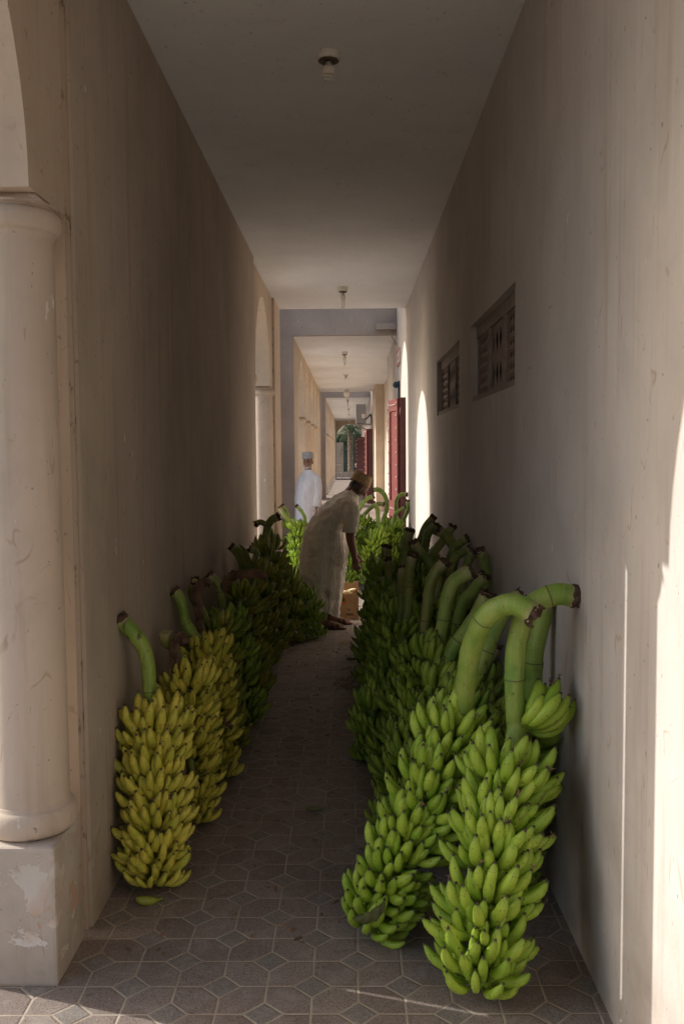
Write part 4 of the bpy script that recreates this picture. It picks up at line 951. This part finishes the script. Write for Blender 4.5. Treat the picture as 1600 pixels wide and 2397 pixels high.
for (c,r_) in (((.066,0,-.112),(.034,.040,.038)),((.038,.050,-.080),(.030,.014,.042)),((.038,-.050,-.080),(.030,.014,.042)),((.104,0,-.057),(.007,.026,.007))): ell(bm,(0,0,0),(1,1,1),Mh@Matrix.Translation(c)@Matrix.Diagonal((*r_,1)),2)
mk('beard',bm,'beardw',e,True)
for (x,y) in ((-.27,8.71),(-.21,8.96)):
    bm=bmesh.new(); pts=[]
    n=20
    for k in range(n):
        a=2*math.pi*k/n; pts.append((x+.08+.145*math.cos(a),y-.008+(.045+.008*math.cos(a))*math.sin(a)))
    lo=[bm.verts.new(W(p[0],p[1],.0045)) for p in pts]; hi=[bm.verts.new(W(p[0],p[1],.017)) for p in pts]
    bm.faces.new(lo[::-1]); bm.faces.new(hi)
    for k in range(n): bm.faces.new((lo[k],lo[(k+1)%n],hi[(k+1)%n],hi[k]))
    for xx in (.10,.15): tubepts(bm,[W(x+xx,y-.05,.018),W(x+xx-.01,y-.035,.062 if xx<.12 else .055),W(x+xx-.01,y+.02,.078 if xx<.12 else .060),W(x+xx,y+.042,.018)],.010,6)
    mk('sandal',bm,'leather',e)
e=empty('knife',(.068,8.66,.56),'small pale bladed knife in the bending man\'s hand','knife')
m=rotm('Y',-35)
bm=bmesh.new(); tubepts(bm,[m@Vector((0,0,.05)),m@Vector((0,0,-.02))],[.010,.009],8); mk('handle',bm,'leather',e)
bm=bmesh.new(); box(bm,-.009,.006,-.001,.001,-.13,-.02,mat=m.to_4x4()); mk('blade',bm,'knife',e)
# ------------------------------------------------------------------ far end: palm, gate, plinth, chair
BX('garden_plinth','grey',-3,3,60.9,61.3,0,.36); tag(COL.objects[-1],'low stone plinth across the far end of the passage','plinth')
BX('garden_pillar','grey',-1.4,-.42,61.0,61.5,.36,2.30); tag(COL.objects[-1],'grey pillar left of the palm at the far end','pillar')
bm=bmesh.new(); rr=random.Random(4)
for _ in range(2600):
    x=rr.uniform(-3,4); z=rr.uniform(.2,3.0+.5*math.sin(x*2)); y=64+rr.uniform(-.4,.5); s=rr.uniform(.05,.12)
    m=Matrix.Translation((x,y,z))@Matrix.Rotation(rr.uniform(0,6),4,'Z')@Matrix.Rotation(rr.uniform(0,3),4,'X')
    bm.faces.new([bm.verts.new(m@Vector(v)) for v in ((-s,0,0),(0,0,-s*.5),(s,0,0),(0,0,s*.5))])
box(bm,-3,4,64.3,64.8,0,2.9); tag(mk('hedge',bm,'foliage'),'dark green hedge behind the palm trunk','hedge')
BX('iron_gate','gate',-.62,1.2,63.0,63.07,.36,2.25); tag(COL.objects[-1],'dark panelled gate behind the palm trunk','gate')
o=COL.objects[-1]
e=empty('date_palm',(.06,62.0,.3),'date palm with a scaly trunk framed by the end arch','palm tree')
bm=bmesh.new(); rr=random.Random(8); lathe(bm,[(.20,0),(.17,.6),(.165,1.6),(.18,2.4),(.20,2.75),(.1,2.9)],16)
for i in range(26):
    for k in range(7):
        a=2*math.pi*(k+(i%2)*.5)/7+rr.uniform(-.1,.1); z=.1+i*.1; m=Matrix.Rotation(a,4,'Z')@Matrix.Translation((.165,0,z))@rotm('Y',35); box(bm,-.012,.03,-.05,.05,-.05,.05,mat=m)
mk('trunk',bm,'trunk',e)
bm=bmesh.new()
for k in range(46):
    a=rr.uniform(0,2*math.pi); el=rr.uniform(-.1,1.25); Lf=rr.uniform(1.5,2.2); d=Vector((math.cos(a)*math.cos(el),math.sin(a)*math.cos(el)*.8,math.sin(el)))
    p=Vector((0,0,2.7)); v=d*.1; pr=[]
    for s in range(14): pr.append(p.copy()); p=p+v*(Lf/1.4); v.z-=.0115*(1+s*.12)
    for s in range(1,13):
        c=pr[s]; t_=(pr[s+1]-pr[s-1]).normalized(); sd=t_.cross(Vector((0,0,1))).normalized(); ln=.24*math.sin(math.pi*(s+2)/16)
        for q in (-1,1):
            for j in (0,.5):
                c2=c+t_*j*.1; tip=c2+sd*q*ln+t_*ln*.8+Vector((0,0,-.05)); wv=t_*.014; bm.faces.new([bm.verts.new(c2-wv),bm.verts.new(c2+wv),bm.verts.new(tip)])
    tubepts(bm,pr,.012,4)
mk('crown',bm,'leaf',e)
# white plastic chair by the far left wall
e=empty('plastic_chair',(-.70,56.6,0),'small white plastic chair far away at the left of the passage','chair')
bm=bmesh.new(); box(bm,-.2,.2,-.2,.2,.40,.44); mk('seat',bm,'glass',e)
bm=bmesh.new(); 
for k in range(5): box(bm,-.19+.09*k,-.16+.09*k,.17,.20,.44,.86)
box(bm,-.2,.2,.165,.205,.86,.92); mk('backrest',bm,'glass',e)
for x in (-.18,.18):
    for y in (-.18,.18): bm=bmesh.new(); box(bm,x-.02,x+.02,y-.02,y+.02,0.004,.40); mk('leg',bm,'glass',e)
